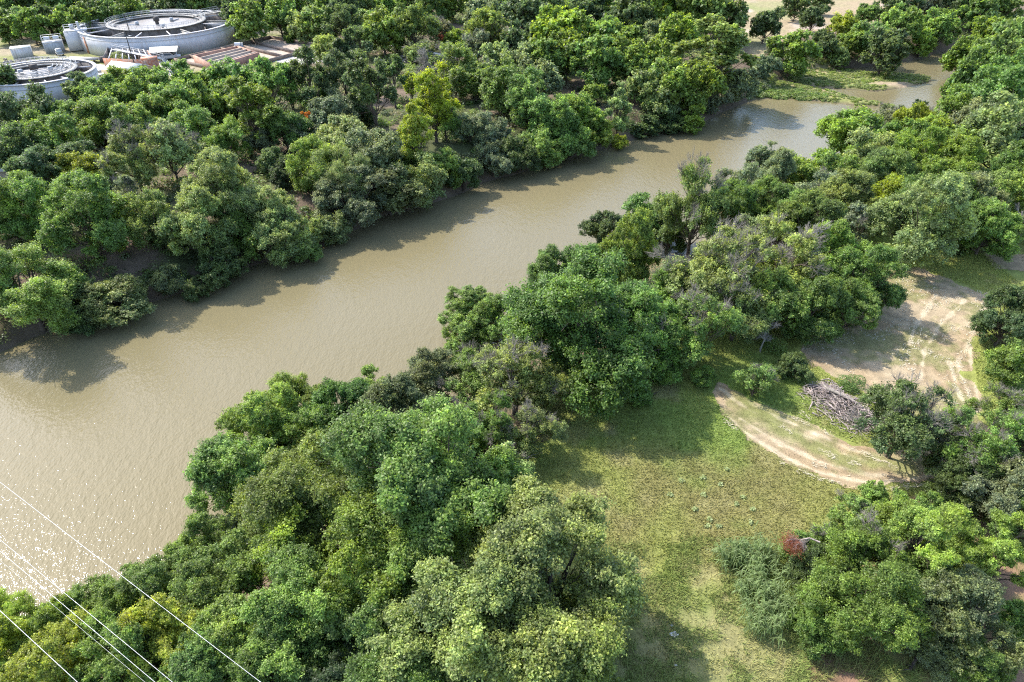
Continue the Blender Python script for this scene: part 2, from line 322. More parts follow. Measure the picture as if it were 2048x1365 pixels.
def lobes_for(kind, g):
    rz, zc, _ = KIND[kind]; L = []; nl = dict(R=27, C=26, B=24, K=28, T=13, S=20, F=22)[kind]; tries = 0
    while len(L) < nl and tries < 6000:
        tries += 1; v = unit(g.normal(0, 1, 3))
        if v[2] < -.82: continue
        rad = g.uniform(.50, .86) if len(L) > 3 else g.uniform(0, .4); h = v*rad; s_ = 1.
        if kind == 'K': s_ = np.clip(1.0*(1-(h[2]+.75)/1.7), .1, 1)
        if kind == 'C': s_ = 1.-.3*max(0, h[2])
        r = g.uniform(.20, .40)*(1 if kind not in 'K' else np.clip(s_*1.1, .4, .8)); r *= {'T': .85, 'C': .9}.get(kind, 1)
        c = np.array([h[0]*s_, h[1]*s_, h[2]*rz])
        if any(np.linalg.norm(c-q[:3]) < .70*min(r, q[3]) for q in L): continue
        L.append(np.array([*c, r]))
    ang = g.uniform(0, 2*pi)
    for q in L:
        q[:2] *= 1+.15*sin(math.atan2(q[1], q[0])*2+ang)+.08*g.normal(); q[2] += zc
    return L
def crown_mesh(kind, lod, seed):
    g = np.random.default_rng(seed); nleaf, size = LOD[lod]; L = lobes_for(kind, g); rz, zc, _ = KIND[kind]
    dens = dict(S=.45, T=.7, F=1.).get(kind, 1.); nleaf = int(nleaf*dens); near = lod in 'XN'
    SL = []                                                     # boughs carried by every big lobe
    for q in L:
        ns = int(round((15 if kind != 'S' else 10)*(q[3]/.36)**1.6))+3; ty = g.uniform(0, 1); tb = g.uniform(.85, 1.15)
        for _ in range(ns):
            d = unit(g.normal(0, 1, 3)+np.array([0, 0, .3])+unit(q[:3]-np.array([0, 0, zc-.4]))*.7)
            r = q[3]*g.uniform(.20, .40); SL.append([*(q[:3]+d*q[3]*g.uniform(.45, 1.08)*np.array([1, 1, .85])), r, ty, tb*g.uniform(.78, 1.25), *d])
    SL = np.array(SL); f = SL[:, 3]**1.8; f /= f.sum(); C = []; O = []; T = []
    shoot = {'F': .10, 'K': .09}.get(kind, .075 if near else .085)
    for q, fr in zip(SL, f):
        n = max(12, int(nleaf*fr)); per = 11 if near else 8; ns = max(4, n//per); dn = q[6:9]
        d = unit(g.normal(0, 1, (ns, 3))+dn*.45+np.array([-.05, .05, .35])); a = q[:3]+d*q[3]*g.uniform(.45, 1.0, (ns, 1))*np.array([1, 1, .8])
        k = g.integers(0, ns, n); ax = unit(d+np.array([0, 0, .5])+g.normal(0, .25, (ns, 3))); u = g.uniform(-.35, 1, (n, 1))*g.uniform(.5, 1.6, ns)[k][:, None]
        c = a[k]+ax[k]*shoot*u+g.normal(0, 1, (n, 3))*(.020 if near else .030)
        C.append(c); O.append(unit(ax[k]+g.normal(0, .3, (n, 3))+d[k]*.4))
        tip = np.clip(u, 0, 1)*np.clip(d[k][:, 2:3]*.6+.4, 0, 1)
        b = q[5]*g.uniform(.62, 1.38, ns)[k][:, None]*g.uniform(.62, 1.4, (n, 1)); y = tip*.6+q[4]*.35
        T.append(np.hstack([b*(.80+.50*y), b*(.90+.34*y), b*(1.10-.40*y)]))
    C = np.vstack(C); O = np.vstack(O); T = np.vstack(T)
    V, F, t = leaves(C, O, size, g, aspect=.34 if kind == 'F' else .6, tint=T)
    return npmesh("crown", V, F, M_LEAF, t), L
def limb(mb, a, b, r0, r1, g, n=5, k=6, sag=.12):
    a = np.array(a, float); b = np.array(b, float); t = np.linspace(0, 1, n)[:, None]; ln = np.linalg.norm(b-a)
    mid = (a+b)/2+g.normal(0, sag*.5, 3)*ln+np.array([0, 0, -sag*.4*ln]); p = (1-t)**2*a+2*t*(1-t)*mid+t*t*b
    p[1:-1] += g.normal(0, .02*ln, (n-2, 3)); mb.tube(p, np.linspace(r0, r1, n), k, cap=False); return p
def trunk_mesh(kind, L, seed, m=None):
    g = np.random.default_rng(seed); rz, zc, _ = KIND[kind]; mb = MB(); base = max(.12, (zc-rz)*.9 if kind != 'B' else .15)
    r0 = .052 if kind not in 'CTK' else .07; nst = {'B': 4, 'F': 2, 'S': 2, 'R': 1}.get(kind, 1)
    for s in range(nst):
        off = g.normal(0, .05 if nst > 1 else .0, 2); top = np.array([*(off*3+g.normal(0, .05, 2)), zc+rz*.25])
        ts = np.linspace(0, 1, 8)[:, None]; p = np.array([off[0], off[1], -.12])*(1-ts)+top*ts; p[2:-1, :2] += g.normal(0, .035, (5, 2))
        rr = r0/nst**.5*(1-ts[:, 0]*.72); rr[0] *= 1.5; mb.tube(p, rr, 8, cap=False)
        for i, q in enumerate(L):
            if i % nst != s: continue
            z = base+(q[2]-base)*g.uniform(.15, .6); t = np.clip((z+.12)/(top[2]+.12), .1, .92); st = p[int(t*7)]
            e = q[:3]; pl = limb(mb, st, e, r0*.42*(1-t*.5), .007, g, 6, 5)
            for _ in range(3): limb(mb, pl[g.integers(2, 5)], e+g.normal(0, q[3]*.6, 3), .010, .003, g, 4, 4)
    return mb.mesh("trunk", m or M_BARK)
def spray(mb, a, d, ln, r, g, depth):
    """a fan of bare twigs"""
    e = a+d*ln; mb.tube([a, a+d*ln*.5+g.normal(0, .05*ln, 3), e], [r, r*.75, r*.5], 4, cap=False)
    if depth == 0: return
    for _ in range(g.integers(4, 7)): spray(mb, a+d*ln*g.uniform(.35, 1.), unit(d+g.normal(0, .42, 3)+np.array([0, 0, .05])), ln*g.uniform(.5, .75), r*.58, g, depth-1)
def twigs_mesh(L, zc, seed, n=9):
    g = np.random.default_rng(seed); mb = MB(); cs = sorted(L, key=lambda q: -q[2]-g.uniform(0, .9))[:n]
    for q in cs:
        c = np.array([0, 0, zc-.35]); d = unit(q[:3]-c); a = c+(q[:3]-c)*g.uniform(.7, 1.0)
        for _ in range(2): spray(mb, a, unit(d+g.normal(0, .25, 3)), .33, .010, g, 3)
    return mb.mesh("bare_branches", M_GREYBARK)
def dead_mesh(seed, lean=0.):
    g = np.random.default_rng(seed); mb = MB(); ts = np.linspace(0, 1, 7)[:, None]
    p = np.array([0, 0, -.1])*(1-ts)+np.array([lean, 0, 1.7])*ts; p[1:, :2] += g.normal(0, .03, (6, 2)); mb.tube(p, np.linspace(.055, .02, 7), 7, cap=False)
    for i in range(11):
        t = g.uniform(.4, 1); a = p[int(t*6)]; an = g.uniform(0, 2*pi); spray(mb, a, unit(np.array([cos(an), sin(an), g.uniform(.5, 1.4)])), .42, .018, g, 3)
    return mb.mesh("trunk", M_DEAD)
PROTO = {}
def proto(kind, lod, var):
    k = (kind, lod, var)
    if k not in PROTO:
        if kind == 'D': PROTO[k] = (None, dead_mesh(900+var), None)
        else:
            sd = 50*var+sum(map(ord, kind+lod)); cr, L = crown_mesh(kind, lod, sd)
            PROTO[k] = (cr, trunk_mesh(kind, L, sd+1), twigs_mesh(L, KIND[kind][1], sd+2, 9 if lod in 'XN' else 6) if kind == 'S' else None)
    return PROTO[k]
NVAR = dict(X=2, N=3, M=4, L=4)
PAL = dict(y=((.185, .268, .048), "yellow-green"), Y=((.260, .320, .040), "yellow-tinted"), g=((.155, .240, .052), "mid-green"), d=((.100, .150, .046), "dark-green"),
           b=((.170, .212, .090), "grey-green"), l=((.215, .278, .086), "pale-green"), o=((.165, .228, .054), "olive"), e=((.128, .218, .052), "deep-green"), E=((.112, .200, .042), "rich-green"),
           a=((.175, .18, .082), "brownish"), k=((.055, .088, .034), "blackish"), w=((.34, .42, .17), "pale"), r=((.48, .25, .045), "orange"), m=((.30, .13, .07), "reddish"))
PAL = {k: (tuple(np.array(v[0])*(1.18, 1.10, 1.32)), v[1]) for k, v in PAL.items()}
SHAPE = dict(R=("broadleaf_tree", "round-crowned tree", "tree"), C=("tall_tree", "tall narrow tree", "tree"), B=("bushy_tree", "bushy low tree leafed to the ground", "tree"), K=("conical_tree", "cone-shaped tree", "tree"),
             T=("tall_tree", "tall open tree with bare lower trunk", "tree"), S=("sparse_tree", "thin-leaved tree with bare grey twigs", "tree"), F=("feathery_tree", "soft feathery tree", "tree"), D=("dead_tree", "leafless dead tree", "tree"))
ORD = "first second third fourth fifth sixth seventh eighth ninth tenth eleventh twelfth thirteenth fourteenth fifteenth sixteenth seventeenth eighteenth nineteenth twentieth twenty-first twenty-second twenty-third twenty-fourth twenty-fifth twenty-sixth twenty-seventh twenty-eighth twenty-ninth thirtieth".split()
def place_tree(px, py, wpx, kind, col, k, label, group, hm=1.):
    rz, zc, _ = KIND[kind]; best = None
    for hk in (1., .9, 1.1, .8, 1.2, .7, 1.3, .62, 1.4, .55, 1.5):
        z0 = 0.
        for _ in range(7):
            R = 5.
            for _ in range(4):
                q = P(px, py, z0+zc*R*hk*hm); dep = q[1]*cos(PITCH)+(CAM_H-q[2])*sin(PITCH); R = .5*wpx*dep/FPX/.93
            z0 = .5*z0+.5*max(float(height(q[0], q[1])), WZ)
        wet = float(height(q[0], q[1])) < WZ-.1
        if best is None or (best[3] and not wet): best = (q, R, hk*hm, wet, z0)
        if not best[3]: break
    q, R, hk, wet, z0 = best; dep = q[1]*cos(PITCH)+(CAM_H-q[2])*sin(PITCH)
    lod = 'X' if wpx > 190 else 'N' if wpx > 95 and dep < 105 else 'M' if dep < 135 else 'L'
    if kind == 'D': lod = 'M'
    var = k % NVAR[lod]; cr, tr, tw = proto(kind, lod, var); nm, shp, cat = SHAPE[kind]; g = np.random.default_rng(1000+k)
    rz_ = g.uniform(0, 2*pi); e = empty(nm, (q[0], q[1], z0), rz_, label=label, cat=cat, group=group); e.scale = (R, R, R*hk)
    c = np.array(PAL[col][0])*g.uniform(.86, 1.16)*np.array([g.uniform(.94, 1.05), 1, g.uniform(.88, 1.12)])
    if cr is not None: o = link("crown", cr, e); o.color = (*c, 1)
    link("trunk", tr, e)
    if tw is not None: link("bare_branches", tw, e)
    return e
# rows read left to right; x, y = crown centre in the photo, w = crown width, shape, colour[, own label[, height factor]]
ROWS = []
def row(phrase, group, items): ROWS.append((phrase, group, items))
row("at the far waterline", "trees at the far waterline", [
 (48,578,200,'R','g',"huge bright green tree at the left photo edge overhanging the far waterline"),(165,640,60,'B','d'),(225,592,150,'B','l',"wide pale bush-like tree standing in the far shallows right of the huge left tree"),(335,555,64,'B','b',"small silvery upright shrub-like tree beside the pale wide one at the far waterline"),
 (395,580,48,'B','d'),(440,535,90,'B','d'),(495,498,80,'B','g'),(568,465,115,'R','l',"pale tree leaning out over the river with drooping branches"),(614,505,55,'B','g'),(655,455,75,'B','l'),(700,405,125,'R','b'),(775,375,125,'R','b'),
 (838,362,100,'R','l'),(880,342,80,'B','y'),(925,345,70,'B','d'),(985,325,75,'B','b'),(1035,305,75,'B','d'),(1080,292,85,'B','g'),(1135,275,85,'B','g'),(1188,262,80,'B','y'),(1240,285,32,'B','Y',"smallest yellowish shrub touching the water below the cone-shaped tree"),
 (1238,215,68,'K','l',"pale cone-shaped tree by the far water's edge"),(1290,255,62,'B','d'),(1335,245,64,'B','d'),(1385,242,54,'B','y',"bright rounded bush standing out over the far shallows"),(1425,200,62,'B','b'),(1472,172,76,'B','b')])
row("behind the far waterline", "trees behind the far waterline", [
 (10,415,130,'R','y'),(100,418,115,'R','g'),(165,435,150,'R','g'),(236,455,80,'R','Y',"small yellow-topped tree above the pale bush in the far shallows"),(250,395,70,'S','b'),(292,442,100,'R','o'),(340,480,70,'B','d'),(392,450,125,'R','l'),(430,372,125,'R','l'),(475,425,90,'R','g'),(532,420,100,'R','l'),
 (575,350,60,'B','k'),(620,325,100,'F','y'),(672,345,110,'F','l'),(690,275,90,'R','l'),(745,310,105,'R','b'),(808,315,70,'B','g'),(835,275,75,'C','Y',"lower yellow tree hugging the tallest yellow one near the far bank"),(822,172,34,'C','Y',"slim yellow-tipped tree top left of the tallest yellow tree"),(868,200,85,'C','Y',"tallest bright yellow tree in the middle of the far bank"),
 (893,250,62,'F','g'),(940,262,60,'B','b'),(975,260,70,'B','b'),(950,165,70,'R','g'),(1010,178,100,'R','g'),(1060,200,95,'R','g'),(1105,240,90,'R','g'),(1150,230,85,'R','g'),(1188,190,50,'B','g'),(1300,190,60,'B','g')])
row("left of the tall yellow tree", "trees of the far bank woods", [
 (25,300,110,'R','d'),(45,235,110,'R','d'),(80,345,95,'R','d'),(110,280,110,'R','g'),(150,325,80,'R','d'),(165,345,78,'R','Y',"small bright lime tree alone in a dark gap near the left edge"),(195,245,95,'R','g'),(262,250,95,'R','o'),(265,318,125,'S','l',"pale thin tree with a visible grey forked trunk on the far bank"),
 (342,305,110,'S','l'),(325,225,95,'R','g'),(387,258,95,'R','g'),(455,285,80,'F','g'),(500,228,110,'C','y',"big upright yellow-green tree in the middle left of the far bank",.7),(520,290,60,'B','b'),(572,262,80,'R','g'),(545,325,60,'B','d'),(610,275,70,'B','b'),(668,235,95,'R','b'),
 (615,150,100,'T','d'),(540,160,100,'T','e'),(580,185,60,'S','b'),(690,150,95,'T','d'),(742,165,110,'T','d'),(785,150,60,'T','d'),(476,168,100,'R','e'),(640,200,70,'B','g'),(710,225,70,'B','d'),(613,236,26,'B','r',"tiny orange-leaved sapling among the dark trees left of the tall yellow tree")])
row("between plant and far woods", "trees along the near side of the plant", [
 (0,165,80,'R','d',"dark tree at the left photo edge in front of the smaller round tank"),(25,240,76,'R','d'),(64,250,76,'R','g'),(116,243,76,'R','g'),(165,186,66,'R','d'),(165,238,76,'R','g'),(208,208,90,'R','g'),(243,168,62,'R','y'),(292,192,100,'R','g'),(300,235,80,'R','o'),(352,182,96,'R','g'),(375,215,90,'R','g'),(405,185,80,'R','g'),(440,155,75,'R','e'),(445,215,80,'B','g')])
row("in thicket behind round tanks", "trees behind the round tanks", [
 (8,60,50,'R','g'),(30,42,60,'R','g'),(62,55,62,'R','g'),(98,45,60,'R','d'),(140,45,65,'R','g'),(180,38,60,'R','g'),(220,35,60,'R','g'),(258,28,60,'R','g'),(300,12,60,'B','b'),(350,8,60,'R','d'),(395,8,55,'R','g'),(430,8,50,'R','b'),(470,28,60,'R','d'),
 (500,42,76,'R','g'),(558,32,72,'R','g',"rounded dark tree right of the larger tank by the chain-link fence"),(482,62,30,'B','y'),(600,48,60,'R','l'),(640,50,64,'R','g'),(615,70,40,'B','l'),(580,72,30,'B','g'),(650,72,40,'B','l')])
row("along the top photo edge", "trees along the top edge", [
 (15,8,60,'R','g'),(60,5,60,'R','d'),(105,8,60,'R','g'),(150,2,55,'R','g'),(200,5,60,'R','d'),(245,2,55,'R','b'),(445,-8,60,'R','g'),(500,0,60,'R','d'),(530,10,40,'R','g'),(590,5,60,'R','g'),(640,8,60,'R','g'),(690,12,64,'R','d'),(735,5,60,'R','l'),(780,8,60,'R','g'),(820,2,56,'R','g'),(860,15,60,'R','g'),(905,8,60,'R','y'),(950,2,60,'R','g'),(1000,8,60,'R','g')])
row("in scrub above the pipe", "trees in the scrub above the pipe", [
 (690,50,70,'F','d'),(725,80,60,'F','d'),(765,65,82,'R','y',"bright yellow-green spreading tree left of the pipe"),(748,45,60,'R','o'),(828,55,90,'F','o',"olive fan-shaped tree with dark branches above the pipe"),(872,62,52,'S','a'),(890,105,50,'D','d'),(910,80,46,'B','y'),(948,95,62,'S','b'),(980,66,90,'F','o',"second olive fan-shaped tree, right of the grey bare one"),(965,30,80,'R','b'),(1045,85,80,'R','d'),
 (1060,35,90,'R','d'),(705,110,75,'T','d'),(655,105,60,'F','l'),(835,110,45,'B','l'),(855,125,80,'D','d'),(905,140,95,'F','o'),(888,74,24,'B','m',"left one of two small reddish shrubs in the scrub above the pipe"),(917,86,22,'B','m',"right one of two small reddish shrubs in the scrub above the pipe"),(960,150,70,'S','l'),(1000,125,80,'R','l'),(1045,130,70,'R','l'),(1075,165,80,'R','b')])
row("left of the sandy field", "trees of the dense woods", [
 (1085,20,80,'R','d'),(1112,72,115,'R','y'),(1125,22,60,'R','g'),(1090,125,80,'R','g'),(1135,115,90,'R','y'),(1172,25,80,'R','d'),(1195,78,90,'R','g'),(1190,128,95,'R','g'),(1232,22,70,'R','g'),(1240,90,85,'R','g'),(1265,45,90,'R','d'),(1262,130,90,'R','g'),(1300,85,70,'B','b'),(1310,130,90,'R','y'),(1325,20,100,'R','y'),
 (1352,80,90,'R','y'),(1345,165,100,'R','y'),(1290,168,70,'R','l'),(1325,205,70,'B','l'),(1398,178,90,'R','y'),(1395,20,110,'R','o'),(1430,105,135,'C','o',"massive tall olive tree at the edge of the sandy field",.62),(1450,30,90,'R','o'),(1180,235,60,'B','g')])
row("around the sandy field", "trees around the sandy field", [
 (1532,48,67,'R','d',"dark leaning tree alone at the left end of the sandy field"),(1592,15,48,'R','d'),(1625,35,53,'R','d'),(1645,5,43,'R','d'),(1548,100,43,'S','b'),(1530,135,52,'B','b'),(1585,110,82,'R','y',"yellow-green tree beside the leafy spit in the river"),(1655,95,46,'R','d'),(1682,48,50,'R','Y'),(1700,85,52,'R','g'),(1680,110,45,'B','l'),(1742,75,69,'R','g'),(1772,100,87,'R','d'),(1730,30,43,'R','g'),
 (1800,45,69,'R','g'),(1845,85,55,'R','y'),(1882,55,73,'R','g'),(1790,8,73,'R','d'),(1850,8,60,'R','a'),(1900,8,60,'R','d'),(1955,22,73,'R','g'),(2005,15,69,'R','g'),(2038,48,52,'R','b'),(1990,52,52,'B','g'),(1640,75,34,'B','d')])
row("above the upper right river bend", "trees above the river bend", [
 (1975,72,76,'R','y'),(1935,115,74,'R','y'),(2035,95,84,'R','y'),(1990,125,100,'R','g'),(2045,150,90,'R','e'),(1945,160,85,'R','e'),(2000,190,130,'R','e'),(1915,215,80,'R','g'),(1960,250,105,'R','b'),(2015,270,150,'R','l'),(2052,350,120,'R','e'),(1868,228,50,'D','d',"bleached dead tree left of its twin by the river bend"),(1892,232,52,'D','d',"bleached dead tree right of its twin by the river bend"),(1840,228,45,'B','k')])
row("on the upper near bank", "trees of the upper near bank", [
 (1702,276,108,'R','y',"full bright green tree jutting over the water below the spit"),(1640,340,80,'R','y'),(1680,345,80,'R','g'),(1778,240,62,'S','b'),(1822,250,62,'R','Y'),(1745,310,100,'R','l'),(1800,290,92,'R','g'),(1860,275,92,'R','y'),(1920,295,92,'R','y'),(1700,400,110,'R','l'),(1770,350,105,'R','g'),(1785,398,90,'R','Y'),(1835,330,115,'R','y'),(1900,345,120,'R','y'),(1875,410,125,'R','g'),
 (1850,440,170,'R','l',"broad umbrella tree with a thick dark trunk above the dirt clearing"),(1950,410,120,'R','b'),(2008,400,120,'R','y'),(1975,455,110,'R','g'),(2040,440,80,'D','d'),(1645,385,90,'S','b'),(1720,455,80,'S','b')])
row("at the upper near waterline", "trees of the near waterline", [
 (1522,325,72,'C','b',"slender grey-green tree poking above its neighbours over the near waterline",.7),(1540,365,100,'R','b'),(1465,368,62,'R','b'),(1590,360,92,'R','y'),(1390,410,130,'S','o',"open grey twiggy tree with forked dark branches against the water"),(1290,430,88,'R','e'),(1208,462,72,'R','d'),(1455,425,112,'R','g'),(1535,410,100,'R','g'),(1590,440,100,'R','g'),(1622,450,120,'R','o'),(1262,500,110,'R','y'),(1340,470,80,'B','d'),(1235,540,90,'R','e'),(1500,470,90,'S','l')])
row("in the middle near woods", "trees of the near woods", [
 (1600,490,150,'D','d',"large spray of bare grey branches in the middle of the near woods"),(1432,545,190,'S','l',"widest pale twiggy tree in the near woods"),(1545,530,150,'S','l'),(1660,520,125,'R','y'),(1722,565,125,'R','g'),(1340,580,120,'S','g'),(1110,560,110,'R','e'),(1190,545,110,'R','e'),(1172,668,290,'B','E',"great dark green round tree at the head of the grass field"),(1285,640,150,'R','e'),(1385,655,150,'S','g'),(1480,620,130,'S','l'),
 (1545,610,120,'R','y'),(1620,615,130,'R','g'),(1690,620,100,'R','g'),(1330,740,70,'B','g'),(1405,755,46,'B','g'),(1275,790,50,'B','g'),(1590,735,60,'B','d'),(1530,665,70,'D','d'),(1512,760,70,'S','g',"little sapling with a leaning pale trunk beside the track")])
row("at the lower near waterline", "trees by the lower near waterline", [
 (933,608,96,'C','g',"tall narrow tree standing against the river above the pale twiggy ones",.62),(925,670,80,'R','g'),(992,652,100,'R','g'),(1035,750,175,'S','l',"pale yellowish thin tree left of the great dark round tree"),(1062,860,115,'S','l'),(945,745,120,'S','g'),(868,765,120,'R','b'),(800,830,150,'R','b'),(690,830,135,'R','E'),(752,785,80,'R','g'),(632,802,60,'R','o'),(575,790,90,'F','y',"soft feathery yellow-green tree top against the river"),(530,850,150,'R','y'),(478,945,175,'R','g'),
 (600,890,130,'R','y'),(440,1065,80,'B','b'),(400,1110,125,'R','g'),(335,1165,135,'R','g'),(255,1205,125,'R','g'),(185,1235,125,'R','y'),(110,1260,125,'R','y'),(25,1235,100,'F','y',"soft yellow-green tree at the left photo edge below the river"),(980,850,110,'S','g'),(900,880,120,'R','g')])
row("in the lower left woods", "trees of the lower left woods", [
 (35,1310,150,'R','Y'),(125,1325,170,'R','Y'),(225,1320,165,'R','y'),(320,1285,160,'R','Y'),(430,1190,160,'R','g'),(490,1270,165,'R','y'),(400,1335,160,'R','g'),(560,1110,170,'R','y'),(620,1005,250,'R','o',"broad olive-topped tree right of the green tree by the river"),(845,960,330,'R','g',"widest green crown in the lower centre left of the field"),(700,1130,280,'R','y',"large yellow-green tree just below the widest crown"),
 (865,1110,250,'R','g',"large mid-green tree between the widest crown and the pale-topped one"),(620,1235,230,'R','g'),(760,1250,180,'R','g'),(560,1350,170,'R','e'),(690,1365,150,'R','k'),(740,900,150,'R','g'),(960,990,190,'R','g'),(1015,940,90,'S','l'),(990,1060,120,'R','g')])
row("at the bottom centre", "trees at the bottom centre", [
 (1105,1165,340,'R','l',"very large pale-topped green tree at the bottom left of the grass field"),(960,1295,330,'R','l',"very large pale tree at the bottom centre of the photo"),(1140,1335,280,'R','o',"large olive tree cut by the bottom edge beside the dry grass"),(800,1345,230,'R','g')])
row("in the copse beside the field", "trees of the copse right of the field", [
 (1765,1003,78,'B','g',"small leafy round tree on the lower side of the dirt track"),(1700,1035,80,'S','g'),(1610,1100,80,'B','g'),(1640,1150,110,'B','d'),(1725,1095,150,'S','g'),(1790,1070,120,'R','y'),(1850,1065,150,'T','y'),(1930,1100,110,'R','y'),(1725,1195,220,'R','g',"biggest green tree of the copse right of the field"),(1640,1245,110,'B','g'),(1835,1165,130,'R','g'),(1920,1235,180,'R','b'),
 (1880,1300,100,'B','b'),(2015,1110,140,'T','y'),(2042,1250,80,'B','g'),(1955,1330,110,'B','g'),(1790,1250,110,'S','g'),(1850,1020,70,'B','g')])
row("down the right photo edge", "trees down the right edge", [
 (2015,640,115,'R','d',"dark glossy tree at the right edge beside the dirt clearing"),(2025,725,85,'R','g'),(2015,825,110,'S','g'),(2050,880,110,'R','d'),(1800,842,170,'S','d',"dark olive open tree leaning over the end of the brush pile"),(1880,870,110,'S','d'),(1925,925,100,'S','d'),(1960,895,150,'S','g'),(1935,975,110,'R','d'),(2000,985,130,'R','b'),(2045,1040,110,'R','g'),(1985,540,0,'R','g')])
cnt = 0
for phrase, grp, items in ROWS:
    its = sorted([i for i in items if i[2] > 0], key=lambda i: i[0]); n = 0
    seen = {}
    for it in its:
        px, py, wpx, kind, col = it[:5]; own = it[5] if len(it) > 5 else None; hm = it[6] if len(it) > 6 else 1.
        key = (col, kind); seen[key] = seen.get(key, 0)+1; tot = sum(1 for q in its if (q[4], q[3]) == key and len(q) < 6)
        if own is None:
            m = sum(1 for q in its if (q[4], q[3]) == key and len(q) < 6 and q[0] <= px)
            short = dict(R="round tree", C="narrow tree", B="low bushy tree", K="cone-shaped tree", T="tall bare-trunked tree", S="thin twiggy tree", F="feathery tree", D="leafless grey tree")[kind]
            own = (f"{PAL[col][1]} {short} " if kind != 'D' else "leafless grey tree ")+phrase+(f", {ORD[m-1]} from the left" if tot > 1 else "")
        place_tree(px, py, wpx, kind, col, int(px*13+py*7+wpx), own, grp, hm); cnt += 1
print("TREES", cnt)
# ------------------------------------------------------------------ undergrowth, reeds, grass (nobody could count these)
def shrub_cloud(name, pts, rad, nl, size, pal, label, seed, flat=.8, grassy=False):
    g = np.random.default_rng(seed); n = len(pts); k = np.repeat(np.arange(n), nl); N = len(k)
    z = np.maximum(height(pts[:, 0], pts[:, 1]), WZ-.05); d = unit(g.normal(0, 1, (N, 3))); d[:, 2] = np.abs(d[:, 2])
    r = (rad[k]*g.uniform(.45, 1.05, N))[:, None]; lump = g.integers(0, 7, N); off = g.normal(0, .35, (n, 7, 3))
    c = np.stack([pts[k, 0], pts[k, 1], z[k]], -1)+d*r*np.array([1, 1, flat])+off[k, lump]*rad[k][:, None]*np.array([1, 1, .5])
    ci = g.integers(0, len(pal), n); col = np.array([PAL[p][0] for p in pal])[ci]*g.uniform(.75, 1.25, (n, 1)); t = col[k]*g.uniform(.7, 1.3, (N, 1))
    if grassy: d = unit(d+np.array([0, 0, 0])); 
    V, F, T = leaves(c, unit(d+np.array([0, 0, .2])), size, g, aspect=.55, tint=t)
    o = link(name, npmesh(name, V, F, M_LEAF, T)); o.color = (1, 1, 1, 1); return tag(o, kind="stuff", label=label)
def sample(n, x0, x1, y0, y1, test, seed):
    g = np.random.default_rng(seed); p = np.stack([g.uniform(x0, x1, n), g.uniform(y0, y1, n)], -1); return p[test(p[:, 0], p[:, 1])]
def far_strip(x, y): d = sdf(RIVER, x, y); return (~near_side(x, y)) & (d > .3) & (d < 9+4*(fbm(x, y, 9, 5)-.5))
def far_woods(x, y): d = sdf(RIVER, x, y); return (~near_side(x, y)) & (d > 9) & (sdf(PLANT, x, y) > 1.) & (sdf(SANDF, x, y) > 2) & (np.abs(x) < y*.83+15)
def near_strip(x, y): d = sdf(RIVER, x, y); return near_side(x, y) & (d > .2) & (d < 8.5)
def visible(x, y): return np.abs(x) < y*.86+14
g0 = np.random.default_rng(77)
p = sample(8000, -110, 160, 55, 240, lambda x, y: far_strip(x, y) & visible(x, y), 1); p = p[:2300]
shrub_cloud("bank_undergrowth", p, g0.uniform(.6, 1.7, len(p)), 190, .15, "gdbglk", "green brush covering the far river bank", 2)
p = sample(30000, -220, 170, 60, 300, far_woods, 3)[:4200]
shrub_cloud("woodland_undergrowth", p, g0.uniform(.6, 2.0, len(p)), 110, .22, "gddglka", "low brush on the floor of the far woods", 4)
p = sample(6000, -60, 160, 20, 240, near_strip, 5)[:900]
shrub_cloud("near_bank_undergrowth", p, g0.uniform(.6, 1.6, len(p)), 190, .13, "gdbgl", "green brush covering the near river bank", 6)
p = sample(9000, 30, 130, 60, 240, lambda x, y: near_side(x, y) & (sdf(RIVER, x, y) > 8) & visible(x, y) & (x > 55+0*y) & (y > 78), 7)[:350]
shrub_cloud("near_woodland_undergrowth", p, g0.uniform(.5, 1.4, len(p)), 110, .18, "gdgl", "low brush under the upper near trees", 8)
wl = PP([(1500, 196), (1560, 199), (1650, 203), (1650, 196), (1600, 186), (1500, 184)], WZ)
p = sample(3000, 50, 95, 150, 185, lambda x, y: inside(wl, x, y), 9)[:220]
shrub_cloud("leafy_waterweeds", p, g0.uniform(.4, .8, len(p)), 120, .18, "ggel", "bright green broad-leaved weeds along the spit", 10, .6)
p = sample(26000, 50, 130, 150, 200, lambda x, y: (sdf(BAR, x, y) < -.4) | (sdf(SPIT, x, y) < -.3), 11)
q_ = P(1790, 168, WZ+.5); p = p[(((p[:, 0]-q_[0])/6)**2+((p[:, 1]-q_[1])/2.2)**2 > 1) & (fbm(p[:, 0], p[:, 1], 4, 8) > .33)][:1700]
shrub_cloud("gravel_bar_grass", p, g0.uniform(.2, .55, len(p)), 60, .13, "lyol", "green grass and weeds on the gravel bars", 12, .7)
def blades(name, pts, hmin, hmax, wd, label, seed, colf=None, bend=.5, gain=1.):
    g = np.random.default_rng(seed); n = len(pts); z = height(pts[:, 0], pts[:, 1]); b = np.stack([pts[:, 0], pts[:, 1], z], -1)
    a = g.uniform(0, 2*pi, n); s = np.stack([np.cos(a), np.sin(a), 0*a], -1); L = g.uniform(hmin, hmax, (n, 1)); tp = g.normal(0, bend, (n, 2)); tp[:, 0] += .25; tp[:, 1] -= .15
    t = unit(np.hstack([tp, np.full((n, 1), .8)]))*L; V = np.stack([b-s*wd*.5, b+s*wd*.5, b+t], 1).reshape(-1, 3); F = np.arange(3*n).reshape(n, 3)
    c = (colf or gcol)(pts[:, 0], pts[:, 1])*g.uniform(.68, 1.38, (n, 1))*np.array([1.04, 1.06, .9])*gain
    o = link(name, npmesh(name, V, F, M_GRASS, np.repeat(c, 3, 0))); return tag(o, kind="stuff", label=label)
